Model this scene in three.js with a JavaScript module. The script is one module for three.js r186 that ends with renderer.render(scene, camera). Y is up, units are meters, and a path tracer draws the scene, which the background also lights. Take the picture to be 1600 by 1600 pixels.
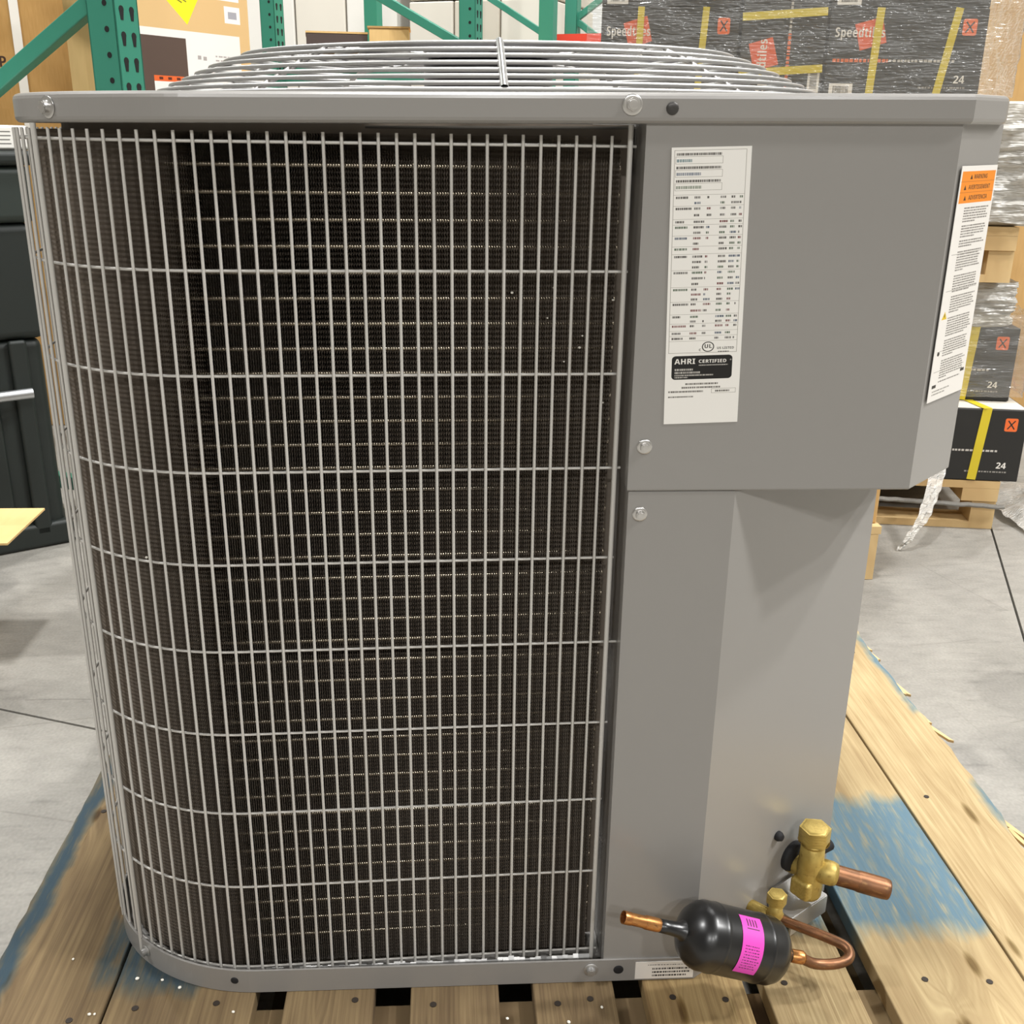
import * as THREE from 'three';
import { RoundedBoxGeometry } from 'three/addons/geometries/RoundedBoxGeometry.js';
import { mergeGeometries } from 'three/addons/utils/BufferGeometryUtils.js';
import { RectAreaLightUniformsLib } from 'three/addons/lights/RectAreaLightUniformsLib.js';
import { ImprovedNoise } from 'three/addons/math/ImprovedNoise.js';

// ---------------------------------------------------------------- camera, light, exposure
const scene = new THREE.Scene();
const camera = new THREE.PerspectiveCamera(51.733, 1, 0.05, 60);
camera.rotation.order = 'YXZ';
camera.position.set(-0.1418, 0.9637, 0.873);
camera.rotation.set(-0.3484, -0.0612, 0.0141);
const renderer = new THREE.WebGLRenderer({ antialias: true });
renderer.toneMapping = THREE.LinearToneMapping;
renderer.toneMappingExposure = 0.57;
renderer.shadowMap.enabled = true;
RectAreaLightUniformsLib.init();
scene.background = new THREE.Color(0x000000);
const LAMP_COLOR = new THREE.Color(1.0, 0.996, 0.982);
const LAMP_Y = 6.3;
const LAMPS = [            // x, z, luminance; unseen high-bay fixtures, some added to brighten the unit
  [-0.2, -0.6, 900], [4.4, -0.2, 900], [4.5, 1.4, 900], [6.2, 1.2, 900], [-4.6, 0.2, 900],  // the two outer right-hand lamps are added to brighten the angled panel
  [-2.8, 7.6, 900], [3.2, 7.8, 900], [0.3, 8.4, 900],  // right and middle front lamps added to brighten the front faces
  [0.6, -5.2, 900], [4.8, -5.2, 900], [-4.2, -5.2, 900],  // back lamps added to light the background
];

// ---------------------------------------------------------------- helpers
let seedState = 7;
const seed = (n) => { seedState = (n * 2654435761) >>> 0 || 1; };
const rnd = (a = 1, b) => {
  seedState = (seedState + 0x6d2b79f5) | 0; let t = Math.imul(seedState ^ (seedState >>> 15), 1 | seedState);
  t = (t + Math.imul(t ^ (t >>> 7), 61 | t)) ^ t; const v = ((t ^ (t >>> 14)) >>> 0) / 4294967296;
  return b === undefined ? v * a : a + v * (b - a);
};
const noise = new ImprovedNoise();
const V = (x, y, z) => new THREE.Vector3(x, y, z);
const taken = {};
const numbered = (n) => { const k = taken[n] = (taken[n] ?? -1) + 1; return k ? n + '_' + String(k).padStart(3, '0') : n; };
function mesh(name, geo, mat, parent) {
  const m = new THREE.Mesh(Array.isArray(geo) ? merge(geo) : geo, mat); m.name = name; m.castShadow = m.receiveShadow = true;
  parent?.add(m); return m;
}
function merge(list) {
  return mergeGeometries(list.map((g) => { const n = g.index ? g.toNonIndexed() : g; for (const k of Object.keys(n.attributes)) if (!['position', 'normal', 'uv'].includes(k)) n.deleteAttribute(k); return n; }));
}
function thing(name, label, category, [x, y, z] = [0, 0, 0], turn = 0, group) {
  const o = new THREE.Group(); o.name = numbered(name); scene.add(o); o.position.set(x, y, z); o.rotation.y = turn;
  o.userData = { label, category }; if (group) o.userData.group = group; return o;
}
function tag(o, label, category, group, kind) { o.name = numbered(o.name); Object.assign(o.userData, { label, category }); if (group) o.userData.group = group; if (kind) o.userData.kind = kind; scene.add(o); return o; }
function struct(name, geo, mat) { const m = mesh(name, geo, mat, scene); m.userData.kind = 'structure'; return m; }
function rebase(g, x, y, z) { for (const c of g.children) c.position.sub(V(x, y, z)); g.position.set(x, y, z); }   // parts built in room coordinates, group put at the base
const bx = (w, h, d, x = 0, y = 0, z = 0) => new THREE.BoxGeometry(w, h, d).translate(x, y, z);
const rbx = (w, h, d, r, x = 0, y = 0, z = 0) => new RoundedBoxGeometry(w, h, d, 2, r).translate(x, y, z);
function b2(x0, x1, y0, y1, z0, z1, r = 0) { const a = [x1 - x0, y1 - y0, z1 - z0]; return (r ? rbx(...a, r) : bx(...a)).translate((x0 + x1) / 2, (y0 + y1) / 2, (z0 + z1) / 2); }
function rodGeo(a, b, r, seg = 8) {                     // straight rod from a to b
  const d = b.clone().sub(a), g = new THREE.CylinderGeometry(r, r, d.length(), seg);
  g.applyQuaternion(new THREE.Quaternion().setFromUnitVectors(V(0, 1, 0), d.clone().normalize()));
  return g.translate((a.x + b.x) / 2, (a.y + b.y) / 2, (a.z + b.z) / 2);
}
function tubeGeo(pts, r, seg = 8, n = 0, closed = false, tension = 0.5) { return new THREE.TubeGeometry(new THREE.CatmullRomCurve3(pts, closed, 'catmullrom', tension), n || pts.length * 2, r, seg, closed); }
function alongAxis(g, a, dir) { return g.applyQuaternion(new THREE.Quaternion().setFromUnitVectors(V(0, 1, 0), dir.clone().normalize())).translate(a.x, a.y, a.z); }   // local +y onto dir, origin at a
const lathe = (pts, seg = 24) => new THREE.LatheGeometry(pts.map(([r, y]) => new THREE.Vector2(r, y)), seg);
function prism(pts, y0, y1, bevel = 0, hole) {           // closed outline of [x, z] raised from y0 to y1
  const s = new THREE.Shape(pts.map(([x, z]) => new THREE.Vector2(x, -z))); if (hole) s.holes.push(hole);
  const g = new THREE.ExtrudeGeometry(s, { depth: y1 - y0 - 2 * bevel, bevelEnabled: bevel > 0, bevelThickness: bevel, bevelSize: bevel, bevelOffset: -bevel, bevelSegments: 3, curveSegments: 96 });
  return g.rotateX(-Math.PI / 2).translate(0, y0 + bevel, 0);
}
function wallStrip(pts, y0, y1, t) {                     // closed ring wall of thickness t inside the outline
  const n = pts.length, inner = pts.map((p, i) => {
    const a = pts[(i + n - 1) % n], b = pts[(i + 1) % n]; let dx = b[0] - a[0], dz = b[1] - a[1]; const l = Math.hypot(dx, dz) || 1;
    return [p[0] + dz / l * t, p[1] - dx / l * t];
  });
  const s = new THREE.Shape(pts.map(([x, z]) => new THREE.Vector2(x, -z))); s.holes.push(new THREE.Path(inner.map(([x, z]) => new THREE.Vector2(x, -z))));
  return new THREE.ExtrudeGeometry(s, { depth: y1 - y0, bevelEnabled: false }).rotateX(-Math.PI / 2).translate(0, y0, 0);
}
function canvas(w, h, draw) { const c = document.createElement('canvas'); c.width = w; c.height = h; draw(c.getContext('2d'), w, h); return c; }
function ctex(w, h, draw, srgb = true) { const t = new THREE.CanvasTexture(canvas(w, h, draw)); if (srgb) t.colorSpace = THREE.SRGBColorSpace; t.wrapS = t.wrapT = THREE.RepeatWrapping; t.magFilter = THREE.LinearFilter; return t; }
function dtex(w, h, f, srgb = true) {
  const d = new Uint8Array(w * h * 4);
  for (let y = 0, i = 0; y < h; y++) for (let x = 0; x < w; x++, i += 4) { const c = f(x, y); d[i] = c[0]; d[i + 1] = c[1] ?? c[0]; d[i + 2] = c[2] ?? c[0]; d[i + 3] = 255; }
  const t = new THREE.DataTexture(d, w, h); t.magFilter = THREE.LinearFilter; t.minFilter = THREE.LinearFilter; t.wrapS = t.wrapT = THREE.RepeatWrapping; if (srgb) t.colorSpace = THREE.SRGBColorSpace; t.needsUpdate = true; return t;
}
const fbm = (x, y, z, o = 4) => { let s = 0, a = 0.5; for (let i = 0; i < o; i++) { s += a * noise.noise(x, y, z); x *= 2.03; y *= 2.03; a *= 0.5; } return s; };
const std = (color, roughness = 0.6, extra = {}) => new THREE.MeshStandardMaterial({ color, roughness, ...extra });
function uvFromXZ(g, s = 1) { const p = g.attributes.position, uv = new Float32Array(p.count * 2); for (let i = 0; i < p.count; i++) { uv[2 * i] = p.getX(i) * s; uv[2 * i + 1] = -p.getZ(i) * s; } g.setAttribute('uv', new THREE.BufferAttribute(uv, 2)); return g; }
function boxUV(g) {                                      // uv in metres, by the dominant direction of each face
  if (g.index) g = g.toNonIndexed();
  const p = g.attributes.position, n = g.attributes.normal, uv = new Float32Array(p.count * 2);
  for (let i = 0; i < p.count; i++) {
    const a = Math.abs(n.getX(i)), b = Math.abs(n.getY(i)), c = Math.abs(n.getZ(i));
    if (b >= a && b >= c) { uv[2 * i] = p.getX(i); uv[2 * i + 1] = -p.getZ(i); } else if (a >= c) { uv[2 * i] = p.getZ(i); uv[2 * i + 1] = p.getY(i); } else { uv[2 * i] = p.getX(i); uv[2 * i + 1] = p.getY(i); }
  }
  g.setAttribute('uv', new THREE.BufferAttribute(uv, 2)); return g;
}
function decal(w, h, tex, rough = 0.45) {                // a printed sticker: thin sheet in the xy plane facing +z, print on the front
  const g = new THREE.BoxGeometry(w, h, 0.0004);
  return new THREE.Mesh(g, [0, 1, 2, 3, 5].reduce((m, i) => (m[i] = M.paper, m), [0, 0, 0, 0, new THREE.MeshStandardMaterial({ map: tex, roughness: rough }), 0]));
}

// ---------------------------------------------------------------- materials
const M = {
  paint: new THREE.MeshPhysicalMaterial({ color: 0x8f8c88, roughness: 0.36, metalness: 0, clearcoat: 0.4, clearcoatRoughness: 0.22 }),
  wire: std(0xc8c5bf, 0.42, { metalness: 0.15 }),
  zinc: std(0xcdcbc8, 0.28, { metalness: 0.9 }),
  zincDull: std(0xb9b8b6, 0.42, { metalness: 0.75 }),
  fin: std(0x968b7f, 0.55, { metalness: 0.2, side: THREE.DoubleSide }),
  tube: std(0xded2bc, 0.3, { metalness: 0.9 }),
  black: new THREE.MeshPhysicalMaterial({ color: 0x0f0f10, roughness: 0.34, clearcoat: 0.5, clearcoatRoughness: 0.25 }),
  darkHole: std(0x0b0b0b, 0.8),
  rubber: std(0x17171a, 0.75),
  paper: std(0xe9e6e0, 0.55),
  blade: std(0x77757a, 0.4, { metalness: 0.5 }),
  rackTeal: std(0x34836d, 0.45),
  orangeBeam: std(0xd8402a, 0.5),
  strapYellow: std(0xcdb828, 0.45), strapWhite: std(0xe6e2da, 0.5),
  steelBar: std(0xc4c6c8, 0.32, { metalness: 0.85 }),
  bin: std(0x1b211e, 0.55), binEdge: std(0x2a322e, 0.5),
  foam: std(0xf0ece0, 0.9),
  lampHousing: std(0xd8d8d6, 0.5, { metalness: 0.3 }),
};
{ // paint: faint orange-peel relief
  const peel = dtex(256, 256, (x, y) => [128 + 90 * noise.noise(x / 5, y / 5, 3.3)], false);
  peel.repeat.set(14, 14); M.paint.bumpMap = peel; M.paint.bumpScale = 0.00002;
}
{ // brass and copper with tarnish
  const tarn = (a, b, c, k) => dtex(256, 256, (x, y) => { const n = Math.max(0, Math.min(1, 0.5 + 1.5 * fbm(x / 40, y / 40, k))), m = Math.max(0, fbm(x / 16, y / 16, k + 9) * 2.2 - 0.25); return [0, 1, 2].map((i) => Math.min(255, (a[i] * (1 - n) + b[i] * n) * (1 - m) + c[i] * m)); });
  M.brass = new THREE.MeshStandardMaterial({ map: tarn([204, 180, 104], [184, 158, 86], [146, 120, 62], 1), metalness: 0.55, roughness: 0.46 });
  M.copper = new THREE.MeshStandardMaterial({ map: tarn([150, 104, 72], [108, 78, 58], [178, 142, 92], 5), metalness: 0.75, roughness: 0.42 });
  M.copperBright = new THREE.MeshStandardMaterial({ map: tarn([204, 148, 88], [178, 118, 70], [112, 78, 56], 8), metalness: 0.85, roughness: 0.34 });
}
// wood: long grain along v, colours of weathered pine, optional painted patches
function woodTex(k, light, dark, patches = [], w = 256, h = 1024) {
  seed(900 + k); const knots = Array.from({ length: 4 }, () => [rnd(w), rnd(h), rnd(7, 15)]);
  return dtex(w, h, (x, y) => {
    let wx = x, ring = 0;
    for (const [kx, ky, kr] of knots) { const d = Math.hypot(x - kx, (y - ky) * 0.55); wx += 26 * Math.exp(-d * d / (kr * kr * 7)) * Math.sign(x - kx); ring = Math.max(ring, 1 - d / kr); }
    const g = noise.noise(wx / 9, y / 210, k) * 0.5 + noise.noise(wx / 3.1, y / 90, k + 4) * 0.3 + fbm(x / 90, y / 160, k + 7) * 0.9;
    const t = Math.max(0, Math.min(1, 0.5 + g)), s = Math.max(0, noise.noise(x / 2.2, y / 50, k + 11) - 0.35) * 0.6;
    let c = [0, 1, 2].map((i) => light[i] * (1 - t) + dark[i] * t - 70 * s - (ring > 0 ? 55 * Math.min(1, ring * 1.6) : 0));
    for (const [x0, x1, y0, y1, col, str] of patches) {
      const ex = (noise.noise(y / 60, x / 60, k + 20) + noise.noise(y / 14, x / 20, k + 21) * 0.4) * 14, ey = (noise.noise(x / 60, y / 60, k + 22) + noise.noise(x / 12, y / 40, k + 25) * 0.3) * 20;
      const inside = Math.min(x + ex - x0, x1 - x - ex, (y + ey - y0) * 0.8, (y1 - y - ey) * 0.8);
      if (inside > 0) { const wear = Math.max(0.12, Math.min(1, str - 1.1 * Math.max(0, fbm(x / 14, y / 40, k + 30) + 0.05) - 0.5 * Math.max(0, noise.noise(x / 2.5, y / 30, k + 33)))) * Math.min(1, inside / 24); c = c.map((v, i) => v * (1 - wear) + col[i] * wear); }
    }
    return c.map((v) => Math.max(0, Math.min(255, v)));
  });
}
const BLUE = [84, 110, 124], DKBLUE = [42, 60, 70];
const cardTex = (k, a, b) => dtex(256, 256, (x, y) => { const t = 0.5 + fbm(x / 70, y / 70, k) + 0.25 * noise.noise(x / 2, y / 14, k + 2); return [0, 1, 2].map((i) => a[i] * (1 - t) + b[i] * t); });
M.card = new THREE.MeshStandardMaterial({ map: cardTex(40, [202, 164, 108], [178, 140, 86]), roughness: 0.85 });
M.cardPale = new THREE.MeshStandardMaterial({ map: cardTex(42, [226, 192, 132], [206, 170, 112]), roughness: 0.85 });
M.palletWood = new THREE.MeshStandardMaterial({ map: woodTex(61, [216, 188, 138], [184, 152, 104], [], 128, 512), roughness: 0.8 });
M.film = (() => {                                        // stretch film: clear, wrinkled
  const wr = dtex(512, 512, (x, y) => [128 + 110 * (noise.noise(x / 60, y / 6, 1) * 0.6 + noise.noise(x / 20, y / 3.5, 4) * 0.5 + noise.noise((x + y) / 14, y / 22, 8) * 0.4)], false);
  wr.repeat.set(2.2, 2.2);
  return new THREE.MeshPhysicalMaterial({ color: 0xf8f6f1, roughness: 0.16, transmission: 0.9, thickness: 0, ior: 1.5, bumpMap: wr, bumpScale: 0.004, side: THREE.DoubleSide });
})();

// ---------------------------------------------------------------- room
{
  const ang = Math.atan2(0.36, 0.933), ca = Math.cos(ang), sa = Math.sin(ang), X0 = -9, X1 = 9, Z0 = -10, Z1 = 11;
  const conc = ctex(1024, 1024, (c, w, h) => {
    const im = c.createImageData(w, h); seed(3);
    const stains = Array.from({ length: 26 }, () => [rnd(w), rnd(h), rnd(12, 70), rnd(0.3, 1)]);
    for (let y = 0, i = 0; y < h; y++) for (let x = 0; x < w; x++, i += 4) {
      let t = 140 + 22 * fbm(x / 120, y / 120, 2, 5) + 8 * noise.noise(x / 24, y / 13, 5) + 11 * noise.noise(x / 2.3, y / 3, 6) - 34 * Math.max(0, noise.noise(x / 26, y / 8, 9) - 0.32);
      for (const [sx, sy, r, s] of stains) { const dx = Math.abs(x - sx), d = Math.hypot(Math.min(dx, w - dx), y - sy) + 10 * noise.noise(x / 14, y / 14, 4); if (d < r) t -= 13 * s * Math.min(1, (r - d) / 8); }
      im.data[i] = t; im.data[i + 1] = t * 0.976; im.data[i + 2] = t * 0.925; im.data[i + 3] = 255;
    }
    c.putImageData(im, 0, 0);
    c.lineCap = 'round';
    for (let k = 0; k < 60; k++) { c.strokeStyle = `rgba(70,66,60,${rnd(0.1, 0.34)})`; c.lineWidth = rnd(0.6, 1.8); const x = rnd(w), y = rnd(h), a = rnd(-0.3, 0.3) + (rnd() < 0.3 ? 1.5 : 0), l = rnd(30, 190); c.beginPath(); c.moveTo(x, y); c.quadraticCurveTo(x + Math.cos(a) * l * 0.5 + rnd(-9, 9), y + Math.sin(a) * l * 0.5 + rnd(-9, 9), x + Math.cos(a) * l, y + Math.sin(a) * l); c.stroke(); }
  });
  conc.repeat.set(1 / 1.9, 1 / 1.9);
  const concBump = dtex(512, 512, (x, y) => [128 + 80 * noise.noise(x / 7, y / 7, 1) + 40 * noise.noise(x / 2, y / 2, 3)], false); concBump.repeat.set(1.4, 1.4);
  const concMat = new THREE.MeshStandardMaterial({ map: conc, roughness: 0.62, bumpMap: concBump, bumpScale: 0.0006 });
  const floor = new THREE.Group(); floor.name = 'floor'; floor.userData.kind = 'structure'; scene.add(floor);
  mesh('subfloor', b2(X0 - 0.2, X1 + 0.2, -0.25, -0.02, Z0 - 0.2, Z1 + 0.2), std(0x4c463d, 0.95), floor);
  const clip = (poly, ax, lim, keepLess) => { const out = []; for (let i = 0; i < poly.length; i++) { const a = poly[i], b = poly[(i + 1) % poly.length], ia = keepLess ? a[ax] <= lim : a[ax] >= lim, ib = keepLess ? b[ax] <= lim : b[ax] >= lim; if (ia) out.push(a); if (ia !== ib) { const t = (lim - a[ax]) / (b[ax] - a[ax]); out.push([a[0] + (b[0] - a[0]) * t, a[1] + (b[1] - a[1]) * t]); } } return out; };
  const L = 3.6, gap = 0.0026;
  for (let i = -5; i <= 4; i++) for (let j = -5; j <= 4; j++) {
    const s0 = 0.594 + i * L + gap, s1 = 0.594 + (i + 1) * L - gap, t0 = -0.40 + j * L + gap, t1 = -0.40 + (j + 1) * L - gap;
    let poly = [[s0, t0], [s1, t0], [s1, t1], [s0, t1]].map(([s, t]) => [s * ca - t * sa, s * sa + t * ca]);
    poly = clip(clip(clip(clip(poly, 0, X0, false), 0, X1, true), 1, Z0, false), 1, Z1, true);
    if (poly.length > 2) mesh('slab', uvFromXZ(prism(poly, -0.02, 0)), concMat, floor);
  }
  const wallMat = new THREE.MeshStandardMaterial({ map: dtex(256, 256, (x, y) => { const t = 214 + 14 * fbm(x / 60, y / 60, 12); return [t, t * 1.01, t * 1.01]; }), roughness: 0.8 });
  const wallSide = std(0x8f8b84, 0.85);
  struct('wall_back', b2(X0 - 0.2, X1 + 0.2, 0, 7.4, Z0 - 0.2, Z0), wallMat);
  struct('wall_front', b2(X0 - 0.2, X1 + 0.2, 0, 7.4, Z1, Z1 + 0.2), wallSide);
  struct('wall_left', b2(X0 - 0.2, X0, 0, 7.4, Z0, Z1), wallSide);
  struct('wall_right', b2(X1, X1 + 0.2, 0, 7.4, Z0, Z1), wallSide);
  struct('ceiling', b2(X0 - 0.2, X1 + 0.2, 7.4, 7.6, Z0 - 0.2, Z1 + 0.2), std(0x8d8a85, 0.9));
  LAMPS.forEach(([x, z, lum], i) => {
    const t = thing('unseen_high_bay_light', 'unseen round white high-bay light on the warehouse ceiling, some added to brighten the unit', 'light', [x, LAMP_Y, z], 0, 'ceiling high-bay lights');
    mesh('housing', lathe([[0, 0.16], [0.09, 0.16], [0.1, 0.09], [0.235, 0.07], [0.25, 0.02], [0.25, -0.002], [0.235, -0.002], [0.235, 0.016], [0, 0.016]], 40), M.lampHousing, t);
    mesh('diffuser', lathe([[0, 0.002], [0.232, 0.002], [0.232, 0.012], [0, 0.012]], 40), new THREE.MeshStandardMaterial({ color: 0xffffff, emissive: LAMP_COLOR, emissiveIntensity: 6 }), t);
    mesh('hanger', rodGeo(V(0, 0.16, 0), V(0, 7.4 - LAMP_Y, 0), 0.006, 6), M.zincDull, t);
    const l = new THREE.RectAreaLight(LAMP_COLOR, lum, 0.4, 0.4); l.position.set(x, LAMP_Y - 0.006, z); l.rotation.x = -Math.PI / 2; l.castShadow = true; scene.add(l); l.name = 'lamp_light';
  });
}

// ---------------------------------------------------------------- pallet under the unit
{
  const t = thing('wooden_pallet', 'weathered wooden pallet with blue paint patches under the grey condenser unit', 'pallet');
  const ZB = -0.80, ZF = 0.216, LEN = ZF - ZB, zv = (z) => (z - ZB) / LEN * 1024;      // texture row of a place along the board
  const lt = [176, 156, 116], dk = [142, 120, 84], woodBrown = [128, 108, 76], woodBrownDk = [92, 74, 50];  // left and middle boards and stringers browner, right boards paler
  const defs = [   // x0, x1, light, dark, painted patches [u0, u1, row0, row1, colour, strength]; u runs with x, rows from back to front
    [-0.617, -0.4885, woodBrown, woodBrownDk, [[-9, 54, -40, 1060, DKBLUE, 1.2], [200, 300, zv(-0.1), zv(0.02), DKBLUE, 0.8]]],
    [-0.4855, -0.342, woodBrown, woodBrownDk, [[-20, 150, zv(-0.12), zv(0.03), DKBLUE, 0.95]]],
    [-0.3115, -0.2225, woodBrown, woodBrownDk, []],
    [-0.186, -0.097, woodBrown, woodBrownDk, []],
    [-0.062, 0.0205, woodBrown, woodBrownDk, []],
    [0.0515, 0.155, [164, 140, 96], [112, 88, 54], []],
    [0.1755, 0.2695, lt, dk, [[-20, 300, -60, zv(-0.035), BLUE, 1.15]]],
    [0.299, 0.4485, lt, dk, [[-30, 300, zv(-0.292), zv(-0.02), BLUE, 1.02], [-30, 120, zv(-0.6), zv(-0.45), BLUE, 0.75]]],
    [0.4515, 0.567, [182, 162, 122], [150, 127, 89], [[226, 300, zv(-0.76), zv(-0.48), BLUE, 1.1], [222, 300, zv(-0.32), zv(-0.2), BLUE, 0.9]]],
  ];
  const nailMat = std(0x2a2119, 0.7), nailG = new THREE.CylinderGeometry(0.0034, 0.0034, 0.001, 10), splMat = M.palletWood;
  const bump = dtex(128, 512, (x, y) => [128 + 70 * noise.noise(x / 4, y / 90, 3) + 50 * noise.noise(x / 1.5, y / 40, 6)], false);
  defs.forEach(([x0, x1, a, b, pat], k) => {
    const w = x1 - x0, rag = k === 8 || k === 0, dir = k === 8 ? 1 : -1;
    // board outline with slightly uneven sides; the outer boards have split, ragged edges
    const pts = [], N = rag ? 60 : 24; seed(40 + k);
    const edge = (u) => (rag ? 0.006 * fbm(u * 9, k, 1) + 0.004 * noise.noise(u * 46, k, 2) + (k === 8 ? 0.012 * Math.max(0, noise.noise(u * 13 + 3, 5, 2)) - 0.016 * Math.max(0, noise.noise(u * 7.5, 1, 7)) : 0) : 0.0012 * noise.noise(u * 6, k, 1));
    const z = (u) => ZB + u * LEN;
    for (let i = 0; i <= N; i++) { const u = i / N; pts.push([x0 + (k === 0 ? -edge(u) * 0.6 : 0.0008 * noise.noise(u * 5, k, 9)), z(u)]); }
    for (let i = N; i >= 0; i--) { const u = i / N; pts.push([x1 + (k === 8 ? edge(u) : 0.0008 * noise.noise(u * 5, k, 4)), z(u)]); }
    const g = prism(pts, 0.119, 0.1394, 0.0016), p = g.attributes.position, uv = new Float32Array(p.count * 2);
    for (let i = 0; i < p.count; i++) { uv[2 * i] = Math.max(0.001, Math.min(0.999, (p.getX(i) - x0) / w)); uv[2 * i + 1] = Math.max(0.001, Math.min(0.999, (p.getZ(i) - ZB) / LEN)); }
    g.setAttribute('uv', new THREE.BufferAttribute(uv, 2));
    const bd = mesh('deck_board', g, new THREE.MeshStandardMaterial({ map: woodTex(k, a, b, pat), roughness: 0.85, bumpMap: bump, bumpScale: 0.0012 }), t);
    for (const zz of [-0.70, -0.29, 0.045, 0.185]) for (const f of [0.25, 0.72]) if (rnd() < 0.85) mesh('nail', nailG, nailMat, bd).position.set(x0 + w * (f + rnd(-0.07, 0.07)), 0.1397, zz + rnd(-0.015, 0.015));
  });
  // splinters along the torn right edge
  seed(77);
  for (let i = 0; i < 9; i++) {
    const z = [-0.73, -0.71, -0.69, -0.60, -0.585, -0.50, -0.47, -0.235, -0.215][i], l = rnd(0.03, 0.06), a = rnd(-0.5, 0.5);
    const s = new THREE.Shape([[0, 0], [l, 0.0015], [l * 0.9, 0.006], [l * 0.3, 0.007], [0, 0.004]].map(([u, v]) => new THREE.Vector2(u, v)));
    const g = new THREE.ExtrudeGeometry(s, { depth: 0.004, bevelEnabled: false }).rotateX(Math.PI / 2).rotateY(-Math.PI / 2 + 0.25 + a * 0.3).translate(0.566, 0.139 - rnd(0.004), z);
    mesh('splinter', g, splMat, t);
  }
  const strMat = new THREE.MeshStandardMaterial({ map: woodTex(21, woodBrown, woodBrownDk, [], 128, 512), roughness: 0.9 });
  for (const [z0, z1] of [[0.024, 0.20], [-0.31, -0.27], [-0.79, -0.75]]) {
    const g = b2(-0.612, 0.562, 0.017, 0.1185, z0, z1, 0.002); mesh('stringer', boxUV(g.rotateY(0)), strMat, t);
  }
  for (const x of [-0.61, -0.35, -0.05, 0.25, 0.47]) mesh('bottom_board', boxUV(b2(x, x + 0.09, 0.0005, 0.0165, ZB, ZF)), strMat, t);
  rebase(t, -0.02, 0, -0.29);
}
// ---------------------------------------------------------------- condenser unit
const TH = 0.033, cT = Math.cos(TH), sT = Math.sin(TH);
const A1 = 0.7426, R1 = 0.1865, R2 = 0.14, LX = 0.3375, S1 = LX + A1 * R1, S2 = S1 + (Math.PI / 2 - A1) * R2;
function gpt(s, off = 0) {                              // point of the coil guard at arc length s left of the right rod, off metres outwards
  let x, z, a;
  if (s <= LX) { x = -s; z = 0; a = 0; }
  else if (s <= S1) { a = (s - LX) / R1; x = -LX - R1 * Math.sin(a); z = -R1 * (1 - Math.cos(a)); }
  else {
    const cx = -LX - (R1 - R2) * Math.sin(A1), cz = -R1 + (R1 - R2) * Math.cos(A1); a = Math.min(Math.PI / 2, A1 + (s - S1) / R2);
    x = cx - R2 * Math.sin(a); z = cz + R2 * Math.cos(a); if (s > S2) z -= s - S2;
  }
  const nx = -Math.sin(a), nz = Math.cos(a); x += nx * off; z += nz * off;
  return { x: x * cT + z * sT, z: -x * sT + z * cT, nx: nx * cT + nz * sT, nz: -nx * sT + nz * cT };
}
function unitOutline(zf, grow, right) {                  // front-left corner of two radii, then round the unit; right: points of the front right corner
  const p = [], r1 = 0.187, r2 = 0.145, cx = -0.338 + (grow > 0.004 ? 0.008 : 0), n1 = 14, n2 = 14, am = 0.75;
  for (const q of right) p.push(q);
  const xr = right[right.length - 1][0], zb = -0.79;
  const arc = (x, z, r, a0, a1, n) => { for (let i = 0; i <= n; i++) { const a = a0 + (a1 - a0) * i / n; p.push([x + r * Math.cos(a), z + r * Math.sin(a)]); } };
  arc(xr - 0.09, zb + 0.09, 0.09, 0, -Math.PI / 2, 8);
  const xl = cx - (r1 - r2) * Math.sin(am) - r2 - grow;
  arc(xl + 0.1, zb + 0.1, 0.1, -Math.PI / 2, -Math.PI, 8);
  const c2x = cx - (r1 - r2) * Math.sin(am), c2z = zf - grow - r1 + (r1 - r2) * Math.cos(am);
  for (let i = n2; i >= 1; i--) { const a = am + (Math.PI / 2 - am) * i / n2; p.push([c2x - (r2 + grow) * Math.sin(a), c2z + (r2 + grow) * Math.cos(a)]); }
  for (let i = n1; i >= 0; i--) { const a = am * i / n1; p.push([cx - (r1 + grow) * Math.sin(a), zf - grow - r1 + (r1 + grow) * Math.cos(a)]); }
  return p;
}
const unit = thing('condenser_unit', 'grey air conditioner condenser unit with wire coil guard on a wooden pallet', 'condenser');
function screw(parent, name, x, y, z, nx, nz, r = 0.0062, mat = M.zinc) {   // hex washer-head screw on a vertical face
  const g = [lathe([[0, 0], [r * 1.25, 0], [r * 1.25, 0.0008], [r * 0.95, 0.0014], [0, 0.0014]], 20), new THREE.CylinderGeometry(r * 0.78, r * 0.82, 0.0042, 6).translate(0, 0.0032, 0), lathe([[r * 0.25, 0.0052], [r * 0.6, 0.0052], [r * 0.55, 0.0058], [0, 0.0056]], 14)];
  return mesh(name, alongAxis(merge(g), V(x, y, z), V(nx, 0, nz)), mat, parent);
}
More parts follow.
